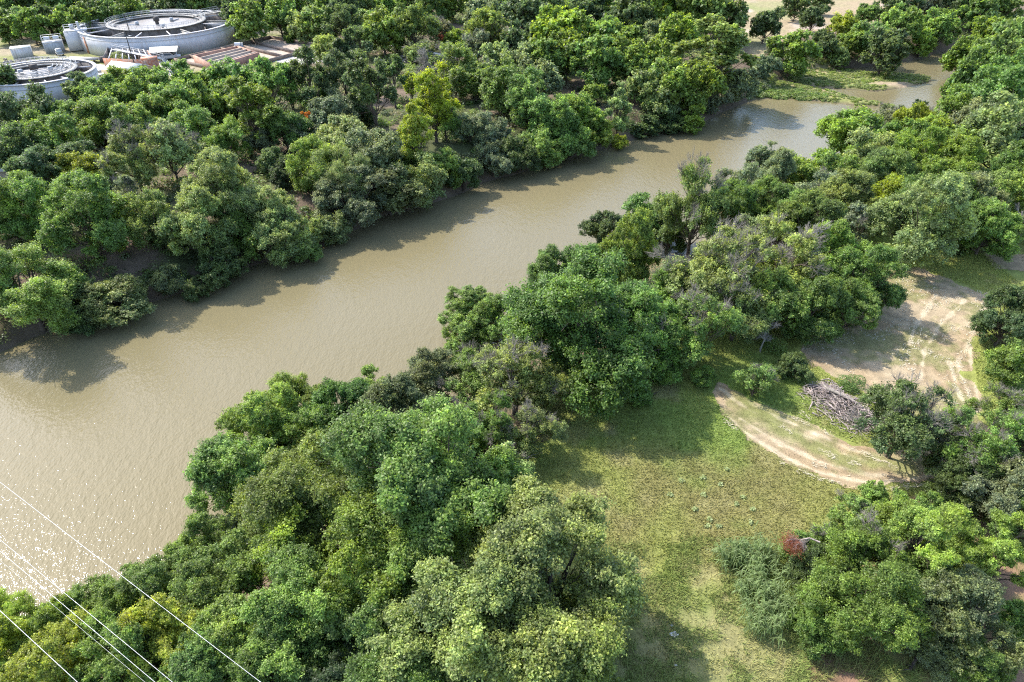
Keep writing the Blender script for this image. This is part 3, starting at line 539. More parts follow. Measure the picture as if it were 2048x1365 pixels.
def grassy(x, y): return near_side(x, y) & (sdf(RIVER, x, y) > 7) & (sdf(CLEAR, x, y) > .3) & (sdf(TRACK, x, y) > .1) & (x < y*.86+6)
p = sample(420000, -4, 62, 19, 82, grassy, 21)
dryn = np.zeros(len(p))
for (q, r) in DRY[:3]: dryn += np.exp(-((p[:, 0]-q[0])**2+(p[:, 1]-q[1])**2)/(r*1.3)**2)
keep = g0.random(len(p)) > .75*np.clip(dryn, 0, 1)*(fbm(p[:, 0], p[:, 1], 1.6, 91) > .5); keep &= ~(inside(WOODSR, p[:, 0], p[:, 1]) & (fbm(p[:, 0], p[:, 1], 2.2, 92) > .42)); p = p[keep]
blades("field_grass", p, .12, .30, .06, "green and brown grass of the open field", 22, gain=1.15)
def greenish(x, y): c = gcol(x, y); return c*.4+np.array([.135, .185, .055])*.75
p = sample(60000, 2, 32, 19, 34, lambda x, y: grassy(x, y) & (fbm(x, y, 1.3, 93) > .50), 23)
blades("tall_weeds", p, .3, .75, .05, "taller tangled weeds in the dry corner of the field", 24, greenish, .75)
def intrack(x, y): return ((sdf(TRACK, x, y) < .3) | (sdf(CLEAR, x, y) < .6)) & (trackcol(x, y)[:, 0] < .31)
p = sample(110000, 10, 60, 35, 72, intrack, 25)
blades("track_grass", p, .06, .16, .04, "short grass strips along the dirt track", 26, lambda x, y: trackcol(x, y)*np.array([.8, .9, .8]))
# pale cut straw lying in lines on the clearing and track
def straw():
    g = np.random.default_rng(5); mb = MB()
    lines = [[(1938, 690), (1916, 725), (1925, 760), (1948, 815), (1955, 828)], [(1900, 735), (1912, 760), (1922, 790), (1928, 800)], [(1975, 612), (1950, 650), (1936, 690)], [(1872, 590), (1850, 625), (1830, 655), (1818, 690)],
             [(1790, 640), (1830, 642), (1870, 650)], [(1890, 590), (1860, 620)], [(1985, 600), (1955, 628), (1930, 655)], [(1800, 760), (1840, 775), (1880, 782)], [(1860, 700), (1850, 730), (1846, 760)],
             [(1450, 842), (1500, 884), (1560, 924), (1640, 960), (1740, 982), (1800, 976), (1868, 968)], [(1585, 835), (1640, 862), (1700, 893), (1760, 925)], [(1560, 850), (1600, 880), (1660, 915), (1720, 930)],
             [(1600, 822), (1660, 872), (1730, 905), (1790, 935)], [(1640, 900), (1700, 930), (1780, 945)], [(1830, 690), (1862, 668), (1886, 640)], [(1880, 800), (1930, 812), (1950, 826)], [(1620, 925), (1700, 950), (1790, 962)], [(1905, 770), (1930, 800)]]
    for ln in lines:
        q = PP(ln)
        for i in range(len(q)-1):
            d = np.linalg.norm(q[i+1]-q[i]); n = int(d/.022)
            t0 = g.random(n+1)
            for _ in range(n):
                if g.random() < .3 or vnoise(i*7+t0[_]*d*1.1, 0*d+i, 1., 3) < .42: continue
                t = t0[_]; c = q[i]*(1-t)+q[i+1]*t+g.normal(0, .15, 2); a = math.atan2(*(q[i+1]-q[i])[::-1])+g.normal(0, .45); l = g.uniform(.04, .2); w_ = g.uniform(.010, .032)
                u = np.array([cos(a), sin(a)])*l; v = np.array([-sin(a), cos(a)])*w_; z = .035+g.random()*.06
                mb.add([(*(c-u), z), (*(c-v), z+.01), (*(c+u), z+.02), (*(c+v), z+.01)], [(0, 1, 2, 3)])
    lo = CLEAR.min(0); hi = CLEAR.max(0)
    for _ in range(6500):
        c = g.uniform(lo, hi)
        if not inside(CLEAR, c[0], c[1]) or vnoise(c[0]*.6+c[1]*.5, c[1]*.6-c[0]*.5, 1.1, 55) < .55: continue
        a = .75+g.normal(0, .6); l = g.uniform(.06, .28); w_ = g.uniform(.015, .05); u = np.array([cos(a), sin(a)])*l; v = np.array([-sin(a), cos(a)])*w_; z = .03+g.random()*.04
        mb.add([(*(c-u), z), (*(c-v), z+.01), (*(c+u), z+.02), (*(c+v), z+.01)], [(0, 1, 2, 3)])
    o = mb.obj("cut_straw", mat("straw", (.56, .50, .36), .9, .2, 6.)); tag(o, kind="stuff", label="pale cut straw lying in lines on the dirt")
straw()
# ------------------------------------------------------------------ loose things on the near bank
def brush_pile():
    a, b = P(1632, 780), P(1730, 850); e = empty("brush_pile", tuple((a+b)/2), 0, label="heap of cut grey branches and a split log beside the dirt track", cat="brush pile")
    g = np.random.default_rng(12); mb = MB(); ax = (b-a)[:2]; L = np.linalg.norm(ax); ax /= L; nx = np.array([-ax[1], ax[0]])
    for i in range(900):
        t = g.uniform(-.55, .62); w_ = g.normal(0, 1.05); hh = max(.05, 1.35*(1-(t/.7)**2)*math.exp(-(w_/1.5)**2))*g.uniform(.1, 1.)
        c = np.array([*(ax*t*L+nx*w_), hh]); an = g.normal(.35, .8)+(pi if g.random() < .5 else 0); d = np.array([*(ax*cos(an)+nx*sin(an)), g.normal(0, .16)])
        l = g.uniform(.5, 1.7); r = g.uniform(.012, .04) if i > 110 else g.uniform(.05, .10); p = np.array([c-d*l*.5, c+g.normal(0, .1, 3), c+d*l*.5]); p[:, 2] = np.maximum(p[:, 2], .03)
        mb.tube(p, [r, r*.8, r*.35], 4, cap=False)
    mb.obj("branches", M_BRUSH, e)
    for k, (o, r) in enumerate((((-.3, .1), .17), ((.5, .5), .13), ((-1.1, -.1), .12))):
        m = MB(); c = np.array([*(ax*o[0]+nx*o[1]), 1.15-.15*k]); d = np.array([*(ax*.95+nx*.25*(1-k)), .04]); p = np.array([c-d*1.4, c-d*.4+(0, 0, .06), c+d*.5, c+d*1.3]); m.tube(p, [r, r*.95, r*.8, r*.55], 9)
        m.obj("log", M_GREYBARK, e)
brush_pile()
p_ = P(1745, 840)
b2 = empty("brush_pile", tuple(P(1778, 862)), label="smaller grey twig heap half hidden under the dark olive open tree", cat="brush pile"); mb = MB(); g = np.random.default_rng(13)
for i in range(260):
    c = g.normal(0, .55, 3); c[2] = abs(c[2])*.8; d = unit(g.normal(0, 1, 3)*np.array([1, 1, .3])); mb.tube([c-d*.6, c+g.normal(0, .06, 3), c+d*.6], [.018, .016, .006], 4, cap=False)
mb.obj("branches", M_BRUSH, b2)
# small bush behind the pile and fallen log
def small_plant(px, py, wpx, name, label, pal, n=900, size=.05, flat=.9, group=None, cat="shrub"):
    q = P(px, py); dep = q[1]*cos(PITCH)+CAM_H*sin(PITCH); R = .5*wpx*dep/FPX; g = np.random.default_rng(int(px*7+py)); e = empty(name, tuple(q), label=label, cat=cat, group=group)
    lump = unit(g.normal(0, 1, (9, 3))+np.array([0, 0, .6]))*R*.6; lump[:, 2] = np.abs(lump[:, 2])*flat; k = g.integers(0, 9, n); d = unit(g.normal(0, 1, (n, 3))+np.array([0, 0, .4])); c = lump[k]+d*R*.4*np.array([1, 1, flat]); c[:, 2] = np.abs(c[:, 2])+.02
    V, F, T = leaves(c, d, size, g, tint=np.array(PAL[pal][0])*g.uniform(.7, 1.3, (n, 1))); o = link("foliage", npmesh("foliage", V, F, M_LEAF, T), e); o.color = (1, 1, 1, 1)
    m = MB()
    for l in lump: m.tube([(0, 0, -.02), l*.5+(0, 0, .03*R), l], [.02*R+.004, .013*R+.003, .004], 4, cap=False)
    m.obj("stem", M_BARK, e); return e
small_plant(1702, 772, 62, "shrub", "small deep green shrub growing behind the big brush pile", 'e', 2600, .06)
small_plant(1548, 700, 60, "shrub", "low green shrub under the twiggy trees above the sapling", 'g', 1800, .07)
weeds = [(1363, 962), (1405, 956), (1441, 970), (1408, 990), (1486, 996), (1506, 1020), (1419, 1040), (1415, 1053), (1437, 1053), (1501, 1046), (1470, 1008), (1340, 990), (1455, 940), (1390, 1020)]
ws = sorted(weeds)
for i, (a, b) in enumerate(ws):
    small_plant(a, b, 14, "weed", f"small pale leafy weed in the brown grass, {ORD[i]} of fourteen from the left", 'w', 80, .09, .5, "leafy weeds in the brown grass", "weed")
def log(name, px, py, dirpx, r, label, z=.15, mt=M_DEAD):
    a = P(px, py, z); b = P(px+dirpx[0], py+dirpx[1], z); mb = MB(); g = np.random.default_rng(int(px)); m_ = (a+b)/2+g.normal(0, .1, 3); m_[2] = z+.1
    mb.tube([a, m_, b], [r, r*.85, r*.5], 8)
    for _ in range(7):
        t = g.uniform(.2, 1); s_ = a*(1-t)+b*t; mb.tube([s_, s_+unit(b-a+g.normal(0, 2., 3)*np.array([1, 1, .4]))*g.uniform(.5, 1.1)+np.array([0, 0, .2])], [r*.3, .01], 5, cap=False)
    return tag(mb.obj(name, mt, None), label, "log")
log("fallen_branch", 1248, 800, (62, -12), .10, "dark fallen branch on the shaded grass below the great round tree", .12, M_BARK)
log("fallen_branch", 1020, 935, (45, -25), .09, "tangle of fallen bare branches at the lower left edge of the grass", .12, M_GREYBARK)
log("fallen_log", 1850, 1310, (-30, 30), .16, "broken brown log on the bare soil under the right copse", .18, M_BARK)
# dead branch with red needles hanging out of the copse
def red_branch():
    a = P(1640, 1085, 4.2); e = empty("dead_red_branch", tuple(a), label="dead branch with rust-red needles hanging from the copse over the grass", cat="branch"); g = np.random.default_rng(31)
    b = P(1580, 1085, 3.2)-a; mb = MB(); mb.tube([(0, 0, 0), b*.4+(0, 0, .45), b*.8+(0, 0, .2)], [.06, .045, .02], 6, cap=False); tips = []
    for i in range(26):
        st = b*g.uniform(.35, .8)+np.array([0, 0, .3]); d = unit(unit(b)+g.normal(0, .45, 3)+np.array([0, -.2, -.35])); spray(mb, st, d, .55, .014, g, 2); tips.append(st+d*.8)
    mb.obj("bare_branches", M_BRUSH, e); tips = np.array(tips); k = g.integers(0, len(tips), 3800); c = tips[k]+g.normal(0, .26, (3800, 3))
    c = c[c[:, 0] < b[0]*.72]; V, F, T = leaves(c, g.normal(0, 1, (len(c), 3)), .05, g, aspect=.3, tint=np.array([.30, .115, .06])*g.uniform(.6, 1.4, (len(c), 1)))
    o = link("needles", npmesh("needles", V, F, M_LEAF, T), e); o.color = (1, 1, 1, 1)
red_branch()
# giant cane clumps
def cane(px, py, wpx, i, label):
    q = P(px, py); dep = q[1]*cos(PITCH)+CAM_H*sin(PITCH); R = .5*wpx*dep/FPX; g = np.random.default_rng(300+i); e = empty("cane_clump", tuple(q), label=label, cat="cane clump", group="cane clumps at the copse edge"); st = MB(); V = []; F = []; T = []; n = 0
    for s in range(42):
        b = np.array([*g.normal(0, R*.42, 2), 0]); top = b+np.array([*g.normal(0, .45, 2), g.uniform(1.1, 2.1)]); st.tube([b, (b+top)/2+g.normal(0, .05, 3), top], [.016, .013, .006], 4, cap=False)
        for l in range(16):
            t = g.uniform(.25, 1); p0 = b*(1-t)+top*t; a = g.uniform(0, 2*pi); ln = g.uniform(.35, .7); d = np.array([cos(a), sin(a), 0]); sd = np.array([-sin(a), cos(a), 0])*.022
            pts = [p0, p0+d*ln*.45+(0, 0, .22), p0+d*ln*.85+(0, 0, .05), p0+d*ln+(0, 0, -.22)]; w_ = [1, 1.2, .8, .1]
            for p2, ww in zip(pts, w_): V += [p2-sd*ww, p2+sd*ww]; 
            F += [(n+2*j, n+2*j+1, n+2*j+3, n+2*j+2) for j in range(3)]; n += 8; T += [np.array([.22, .30, .11])*g.uniform(.6, 1.25)]*8
    st.obj("stalks", mat_cane, e); o = link("leaves", npmesh("leaves", np.array(V), np.array(F), M_LEAF, np.array(T)), e); o.color = (1, 1, 1, 1)
mat_cane = mat("cane_stalk", (.24, .27, .12), .6, .2)
for i, (a, b, c, l) in enumerate(((1468, 1100, 55, "cane clump farthest left, standing out on the grass"), (1515, 1105, 75, "cane clump left of the red dead branch"), (1500, 1160, 80, "pale cane clump below the farthest left clump"), (1540, 1185, 80, "cane clump in the dark notch of the copse edge"), (1520, 1235, 85, "pale cane clump halfway down the copse edge"))):
    cane(a, b+25, c, i, l)
# crumpled white rubbish
def rubbish(px, py, s, label):
    g = np.random.default_rng(int(px)); q = P(px, py, .02); mb = MB(); n = 9
    X, Y = np.meshgrid(np.linspace(-1, 1, n), np.linspace(-1, 1, n)); Z = g.uniform(0, .5, X.shape); X = X+g.normal(0, .12, X.shape); Y = Y+g.normal(0, .12, Y.shape)
    V = np.stack([X*s, Y*s*.7, Z*s*.8+.02], -1).reshape(-1, 3); i = np.arange(n-1)[:, None]*n; j = np.arange(n-1)[None]; F = np.stack([i+j, i+j+1, i+n+j+1, i+n+j], -1).reshape(-1, 4)
    r = np.hypot(V[:, 0]/s, V[:, 1]/s/.7); ok = (r[F] < 1.15).all(1); mb.add(V+q, F[ok]); return tag(mb.obj("rubbish", M_WHITE), label, "rubbish")
M_WHITE = mat("white_paint", (.74, .73, .70), .5, .10, 1.2)
rubbish(1348, 1270, .30, "crumpled white sheet lying in the dry grass"); rubbish(1343, 1252, .12, "small white scrap just above the crumpled sheet"); rubbish(1352, 1331, .10, "tiny white scrap in the dry grass below the crumpled sheet")
# ------------------------------------------------------------------ overhead wires (close to the camera, above the river)
M_WIRE = mat("bright_wire", (.40, .41, .41), .35, .1, 1., metal=.2)
def wire(a, b, z, r, label):
    p, q = P(*a, z), P(*b, z); d = (q-p)/np.linalg.norm(q-p); t = np.linspace(-95, 60, 60); pts = p+t[:, None]*d; pts[:, 2] = z+(t-5)**2*.0006; m = MB(); m.tube(pts, r, 6)
    e = empty("power_line", tuple(p), label=label, cat="power line", group="power lines over the river"); m.V = [v-p for v in m.V]; m.obj("wire", M_WIRE, e)
    mm = MB(); g = np.random.default_rng(int(a[1]))
    for s in np.arange(-6, 14, 1.1):
        c = p+d*(s+g.uniform(-.3, .3)); c[2] = z+(s-5)**2*.0006; mm.cyl(c-p-d*.04, c-p+d*.04, r*1.7, 6)
    mm.obj("clamps", M_WIRE, e)
wire((0, 965), (520, 1365), 25, .0075, "topmost of the bright power lines crossing the lower left corner")
wire((0, 1080), (345, 1365), 25, .0068, "upper of the close pair of bright power lines")
wire((0, 1103), (310, 1365), 25, .0068, "lower of the close pair of bright power lines")
wire((0, 1222), (155, 1365), 25.5, .008, "power line nearest the lower left photo corner")
wire((60, 1172), (290, 1365), 20, .004, "thin faint line running just below the close pair")
# ------------------------------------------------------------------ the treatment plant
M_TANKW = mat("painted_steel_wall", (.57, .555, .56), .55, .10, .6, stain=(.50, .45, .42)); M_CONC = mat("concrete", (.42, .40, .36), .85, .3, .7, stain=(.36, .32, .28)); M_DARKIN = mat("dry_tank_inside", (.22, .195, .175), .9, .4, .8, stain=(.12, .095, .08))
M_RUST = mat("rusty_steel", (.34, .12, .055), .85, .5, 1.5, c2=(.45, .33, .27)); M_SLUDGE = mat("sludge_surface", (.20, .185, .17), .4, .5, .5, c2=(.32, .29, .265)); M_GALV = mat("galvanised_steel", (.46, .47, .48), .45, .2, 3., metal=.3)
M_POLE = mat("dark_pole", (.07, .06, .055), .8, .3, 3.); M_ROOF = mat("white_roof_metal", (.66, .64, .57), .4, .06, .5); M_PINK = mat("terracotta_concrete", (.40, .23, .165), .85, .25, .8); M_CREAM = mat("cream_concrete", (.42, .34, .27), .85, .2, 1.)
M_GLASS = mat("dark_glass", (.03, .035, .04), .08, .2, 1., spec=.7); M_TYRE = mat("tyre", (.03, .03, .03), .9, .2, 4.); M_CARW = mat("white_car_paint", (.6, .61, .62), .25, .04, 1., spec=.6); M_RED = mat("red_paint", (.35, .035, .03), .45, .2, 2.)
M_TAN = mat("tan_wall", (.46, .38, .28), .85, .15, 1.); M_GREYP = mat("grey_paint", (.42, .43, .44), .6, .15, 1.); M_BROWNW = mat("weathered_wall", (.26, .20, .16), .9, .3, 1.)
def railing(mb, pts, h=1.05, r=.032, closed=False, post=1):
    pts = np.asarray(pts, float); q = np.vstack([pts, pts[:1]]) if closed else pts
    for z in (h, h*.55): mb.tube(q+np.array([0, 0, z]), r, 4, cap=False)
    for p in pts[::post]: mb.tube([p, p+np.array([0, 0, h])], r, 4, cap=False)
def circ(cx, cy, r, z, n, a0=0, a1=2*pi): a = a0+(a1-a0)*np.arange(n)/n; return np.stack([cx+r*np.cos(a), cy+r*np.sin(a), 0*a+z], -1)
def stairs(e, a, b, wd=1.0, name="stairs"):
    a = np.array(a, float); b = np.array(b, float); d = unit((b-a)*np.array([1, 1, 0])); s = np.array([-d[1], d[0], 0])*wd/2; mb = MB()
    for k in (-1, 1): mb.beam(a+s*k, b+s*k, .08, .28)
    n = int(abs(a[2]-b[2])/.22)+1
    for i in range(n): c = a+(b-a)*(i+.5)/n; mb.beam(c-s, c+s, .26, .05)
    f = mb.obj(name, M_GALV, e); r = MB()
    for k in (-1, 1): railing(r, [a+s*k+(b-a)*t for t in np.linspace(0, 1, 5)], 1.0, .04)
    r.obj("handrail", M_GALV, f)
def round_tank(cx, cy, R, h, Rin, label, ang0, nb, off=(0, 0)):
    e = empty("round_tank", (cx, cy, 0), label=label, cat="storage tank")
    m = MB(); m.ring(0, 0, R-.3, R, -.1, h, 128); w_ = m.obj("wall", M_TANKW, e)
    m = MB(); m.ring(0, 0, R-.5, R+.22, h+.003, h+.16, 128); m.obj("rim", M_TANKW, e); m = MB(); m.ring(0, 0, R+.003, R+.10, h-1.0, h-.9, 128); m.obj("wall_band", M_GREYP, e)
    m = MB(); m.disc(0, 0, R-.31, .6, 96); m.obj("tank_floor", M_DARKIN, e); m = MB(); m.ring(0, 0, R-.36, R-.302, .61, h-.01, 96); m.obj("inner_lining", M_DARKIN, e)
    ox, oy = off; m = MB(); m.ring(ox, oy, Rin-.25, Rin, .61, h+.1, 96); m.obj("inner_wall", M_DARKIN, e)
    m = MB(); m.disc(ox, oy, Rin-.26, h-.7, 72); m.obj("sludge", M_SLUDGE, e)
    m = MB(); m.ring(ox, oy, Rin+.004, Rin+1.0, h+.12, h+.22, 96); m.ring(ox, oy, Rin-.9, Rin-.28, h-.25, h-.05, 96); m.obj("walkway", M_CONC, e)
    m = MB(); railing(m, circ(ox, oy, Rin+.05, h+.22, 52), 1.05, .035, True); railing(m, circ(ox, oy, Rin+.95, h+.22, 52), 1.05, .035, True); m.obj("handrail", M_GALV, e)
    g = np.random.default_rng(int(R*10))
    for i in range(nb):
        a = ang0+2*pi*i/nb+g.normal(0, .06); u = np.array([cos(a), sin(a), 0]); p = u*(Rin+.3)+np.array([ox, oy, 0])*.8; q = u*(R-.4); m = MB()
        m.beam(p+np.array([0, 0, h-.35]), q+np.array([0, 0, h-.35]), .22, .25)
        if i % 3 == 0: m.beam(p+np.array([0, 0, h*.5]), q+np.array([0, 0, h*.5]), .18, h-1.2)
        m.obj("baffle", M_TANKW if i % 3 else M_CONC, e)
    m = MB(); m.cyl((ox, oy, .7), (ox, oy, h+.3), .5, 14); m.box((ox, oy, h+.8), (1.2, 1.2, 1.1)); m.obj("centre_drive", M_POLE, e)
    for k in range(3):
        m = MB(); a = ang0+.9; u = np.array([cos(a+k*2.1), sin(a+k*2.1), 0])*Rin*.45; m.box((ox+u[0], oy+u[1], h-.2), (.9, .6, 1.), a); m.cyl((ox+u[0], oy+u[1], h-.6), (ox+u[0]*1.5, oy+u[1]*1.5, h-.45), .18, 8); m.obj("pump", M_GREYP, e)
    return e
T1 = (-100.5, 210.5); H1 = 4.8
t1 = round_tank(*T1, 20.5, H1, 12.2, "larger round white-walled treatment tank with ringed walkway inside, upper left", .3, 14, (-1., 1.6))
def loc(p, T): return np.array([p[0]-T[0], p[1]-T[1], p[2]])
m = MB()                                                      # bridges and the platform by the stair
for k in (.95, 1.05): u = np.array([cos(k), sin(k), 0]); m.beam(u*12+(0, 0, H1+.25), u*22+(0, 0, H1+.25), .9, .14)
m.obj("footbridge", M_CONC, t1); m = MB()
for k in (.91, 1.09): u = np.array([cos(k), sin(k), 0]); railing(m, [u*s+np.array([0, 0, H1+.3]) for s in np.linspace(12.5, 22, 7)])
m.obj("bridge_handrail", M_GALV, t1)
pl = loc(P(151, 60, H1+.3), T1); m = MB(); m.box(pl+np.array([0, 0, 0]), (5.5, 3.6, .18), .5); m.box(pl+np.array([-.3, -.8, -2.5]), (4.6, 2.6, 4.7), .5); m.obj("stair_platform", M_TANKW, t1)
m = MB(); c, s = cos(.5), sin(.5); cr_ = [(a*c-b*s, a*s+b*c, .1) for a, b in ((-2.6, -1.7), (0, -1.7), (2.6, -1.7), (2.6, 1.7), (0, 1.7), (-2.6, 1.7))]; railing(m, [pl+np.array(q) for q in cr_], 1.1, .05, True)
m.box(pl+np.array([-1.2, .5, .7]), (.9, .9, 1.2), .3); m.cyl(pl+np.array([.5, .9, .1]), pl+np.array([.5, .9, 1.9]), .35, 10); m.obj("platform_gear", M_GALV, t1)
stairs(t1, loc(P(163, 64, H1+.35), T1), loc(P(213, 108, .05), T1), 1.1)
m = MB(); q = loc(P(172, 92, 2.), T1); q[:2] *= 20.62/np.hypot(*q[:2]); m.box((q[0], q[1], 2.1), (.9, .16, 4.2), math.atan2(q[1], q[0])+pi/2); m.obj("rust_panel", M_RUST, t1)
T2 = (-104.0, 156.0); t2 = round_tank(*T2, 11.6, 4.6, 7.4, "smaller round white-walled tank cut by the left photo edge", .1, 12, (-.8, .8))
m = MB(); g = np.random.default_rng(4)
for k in range(5): m.tube(circ(-.8, .8, 7.0-.8*k, 4.9+.15*k, 24, -1.9+.1*k, .9), .07, 5)
for k in range(9): a = g.uniform(-2, 1); m.tube([(3*cos(a), 3*sin(a), 4.2), (6.8*cos(a)-.8, 6.8*sin(a)+.8, 5.2)], .07, 5)
m.obj("curved_pipes", M_GALV, t2)
# -- buildings and steelwork
def gable(name, a, b, wd, hw, hr, mw, mr, label):
    a = np.array(a[:2]); b = np.array(b[:2]); c = (a+b)/2; L = np.linalg.norm(b-a); rz = math.atan2(*(b-a)[::-1]); e = empty(name, (c[0], c[1], 0), rz, label=label, cat="building"); x, y = L/2, wd/2; m = MB()
    V = [(-x, -y, 0), (x, -y, 0), (x, y, 0), (-x, y, 0), (-x, -y, hw), (x, -y, hw), (x, y, hw), (-x, y, hw), (-x, 0, hr), (x, 0, hr)]
    m.add(V, [(0, 1, 5, 4), (2, 3, 7, 6), (1, 2, 6, 5), (3, 0, 4, 7)]); m.add(V, [(5, 6, 9), (7, 4, 8)]); m.obj("wall", mw, e)
    m = MB()
    for s in (-1, 1):
        o = .35; dz = (hr-hw)/y; A = [(-x-o, s*(y+o), hw-dz*o+.03), (x+o, s*(y+o), hw-dz*o+.03), (x+o, 0, hr+.03), (-x-o, 0, hr+.03)]; A = A+[(p[0], p[1], p[2]+.09) for p in A]
        m.add(A, [(0, 1, 2, 3), (4, 5, 6, 7), (0, 1, 5, 4), (1, 2, 6, 5), (3, 0, 4, 7)])
    m.obj("roof", mr, e); m = MB(); m.box((x+.02, 0, 1.05), (.05, 1.0, 2.1)); m.obj("door", M_GREYP, e); m = MB(); m.box((-x*.3, -y-.02, 1.5), (1.1, .05, .8)); m.obj("window", M_GLASS, e); return e
gable("shed", P(234, 152), P(291, 158), 5.2, 2.2, 3.3, M_TAN, M_ROOF, "small gabled shed with a bright white metal roof behind the trees")
e = empty("tan_building", tuple(P(-25, 385)), .35, label="tan flat-roofed building at the left photo edge among the trees", cat="building"); m = MB(); m.box((0, 2, 1.7), (9, 7, 3.4)); m.obj("wall", M_TAN, e); m = MB(); m.box((0, 2, 3.5), (9.5, 7.5, .2)); m.obj("roof", M_CONC, e)
m = MB(); m.box((3.9, -1.52, 1.1), (.12, .08, 1.6)); m.obj("pipe", M_ROOF, e)
def container(name, px, py, d, rz, mt, label, cat, roofm=None):
    q = P(px, py); e = empty(name, tuple(q), rz, label=label, cat=cat); m = MB(); m.box((0, 0, d[2]/2), d); m.obj("body", mt, e); m = MB(); m.box((0, 0, d[2]+.06), (d[0]+.15, d[1]+.15, .1)); m.obj("lid", roofm or mt, e)
    m = MB()
    for k in np.arange(-d[0]/2+.3, d[0]/2, .6): m.box((k, -d[1]/2-.03, d[2]/2), (.08, .055, d[2]*.9))
    m.obj("ribs", mt, e); return e
container("storage_container", 48, 115, (4.5, 3.2, 2.5), .5, M_TANKW, "plain white box container left of the grey machine housing", "container", M_ROOF)
e = container("machine_housing", 112, 104, (4.6, 3.2, 2.6), .5, M_GREYP, "grey machine housing with two white drums on its roof", "machine")
for k in (-1.1, 1.1): m = MB(); m.cyl((k-.7, 0, 3.5), (k+.7, 0, 3.5), .5, 14); m.obj("drum", M_CARW, e)
m = MB(); railing(m, [(-2.3, -1.6, 2.7), (2.3, -1.6, 2.7), (2.3, 1.6, 2.7), (-2.3, 1.6, 2.7)], 1.4, .05, True); m.obj("frame", M_GALV, e)
container("red_crate", 202, 165, (2.2, 1.8, 1.7), .5, M_RED, "dark red box with a white lid right of the smaller tank", "crate", M_ROOF); container("white_crate", 195, 149, (2.0, 1.6, .8), .5, M_CARW, "low white box just behind the dark red one", "crate", M_ROOF)
# steel basin with catwalk
A, B, C_, D_ = [P(*q)[:2] for q in ((212, 137), (316, 142), (300, 120), (222, 113))]; ce = np.mean([A, B, C_, D_], 0); e = empty("steel_basin", (*ce, 0), label="rusty open steel basin with cross beams behind the white-roofed shed", cat="basin"); m = MB(); m2 = MB()
q4 = [np.array([*(p-ce), 0]) for p in (A, B, C_, D_)]
for i in range(4): p, q = q4[i], q4[(i+1) % 4]; (m2 if i < 2 else m).beam(p+(0, 0, 1.2), q+(0, 0, 1.2), .15, 2.4)
m2.obj("front_wall", M_RUST, e); m.obj("wall", M_DARKIN, e); m = MB()
for t in np.linspace(.12, .9, 7): m.beam(q4[0]*(1-t)+q4[1]*t+(0, 0, 2.45), q4[3]*(1-t)+q4[2]*t+(0, 0, 2.45), .22, .2)
m.obj("cross_beam", M_TANKW, e)
container("rusty_tank", 305, 141, (3.6, 2.6, 2.9), .4, M_RUST, "orange rusty steel tank end beside the white-roofed shed", "tank")
a, b = P(228, 99, 2.8), P(325, 118, 2.8); e = empty("catwalk", (a[0], a[1], 0), label="long grey steel catwalk with handrails and a stair down its right end", cat="catwalk"); o_ = np.array([a[0], a[1], 0.]); m = MB(); m.beam(a-o_, b-o_, 1.1, .15); m.obj("deck", M_GALV, e); m = MB(); d = unit(b-a); s = np.array([-d[1], d[0], 0])*.55
for k in (-1, 1): railing(m, [a-o_+(b-a)*t+s*k for t in np.linspace(0, 1, 10)], 1.1, .032)
m.obj("handrail", M_GALV, e); m = MB()
for t in np.linspace(.05, .95, 5): c = a-o_+(b-a)*t; m.cyl((c[0], c[1], 0), (c[0], c[1], c[2]), .08, 6)
m.obj("support_post", M_GALV, e); stairs(e, b-o_, P(346, 141, .05)-o_, 1.0)
# carport
cq = P(334, 118); e = empty("carport", tuple(cq), .25, label="white-roofed steel carport in front of the larger round tank", cat="carport"); m = MB(); n = 9; xs = np.linspace(-3., 3., n)
V = [(x, y, 2.2+.75*(1-abs(x)/3.)+(.07 if k else 0)) for k in (0, 1) for y in (-3.4, 3.4) for x in xs]; F = []
for k in (0, 1):
    for i in range(n-1): o = k*2*n; F.append((o+i, o+i+1, o+n+i+1, o+n+i))
for i in range(n-1): F += [(i, i+1, 2*n+i+1, 2*n+i), (n+i, n+i+1, 3*n+i+1, 3*n+i)]
V = [(v[1], v[0], v[2]) for v in V]; m.add(V, F); m.obj("roof", M_ROOF, e)
for x in (-3.2, 3.2):
    for y in (-2.9, 2.9): m = MB(); m.box((x, y, 1.1), (.09, .09, 2.2)); m.obj("post", M_GALV, e)
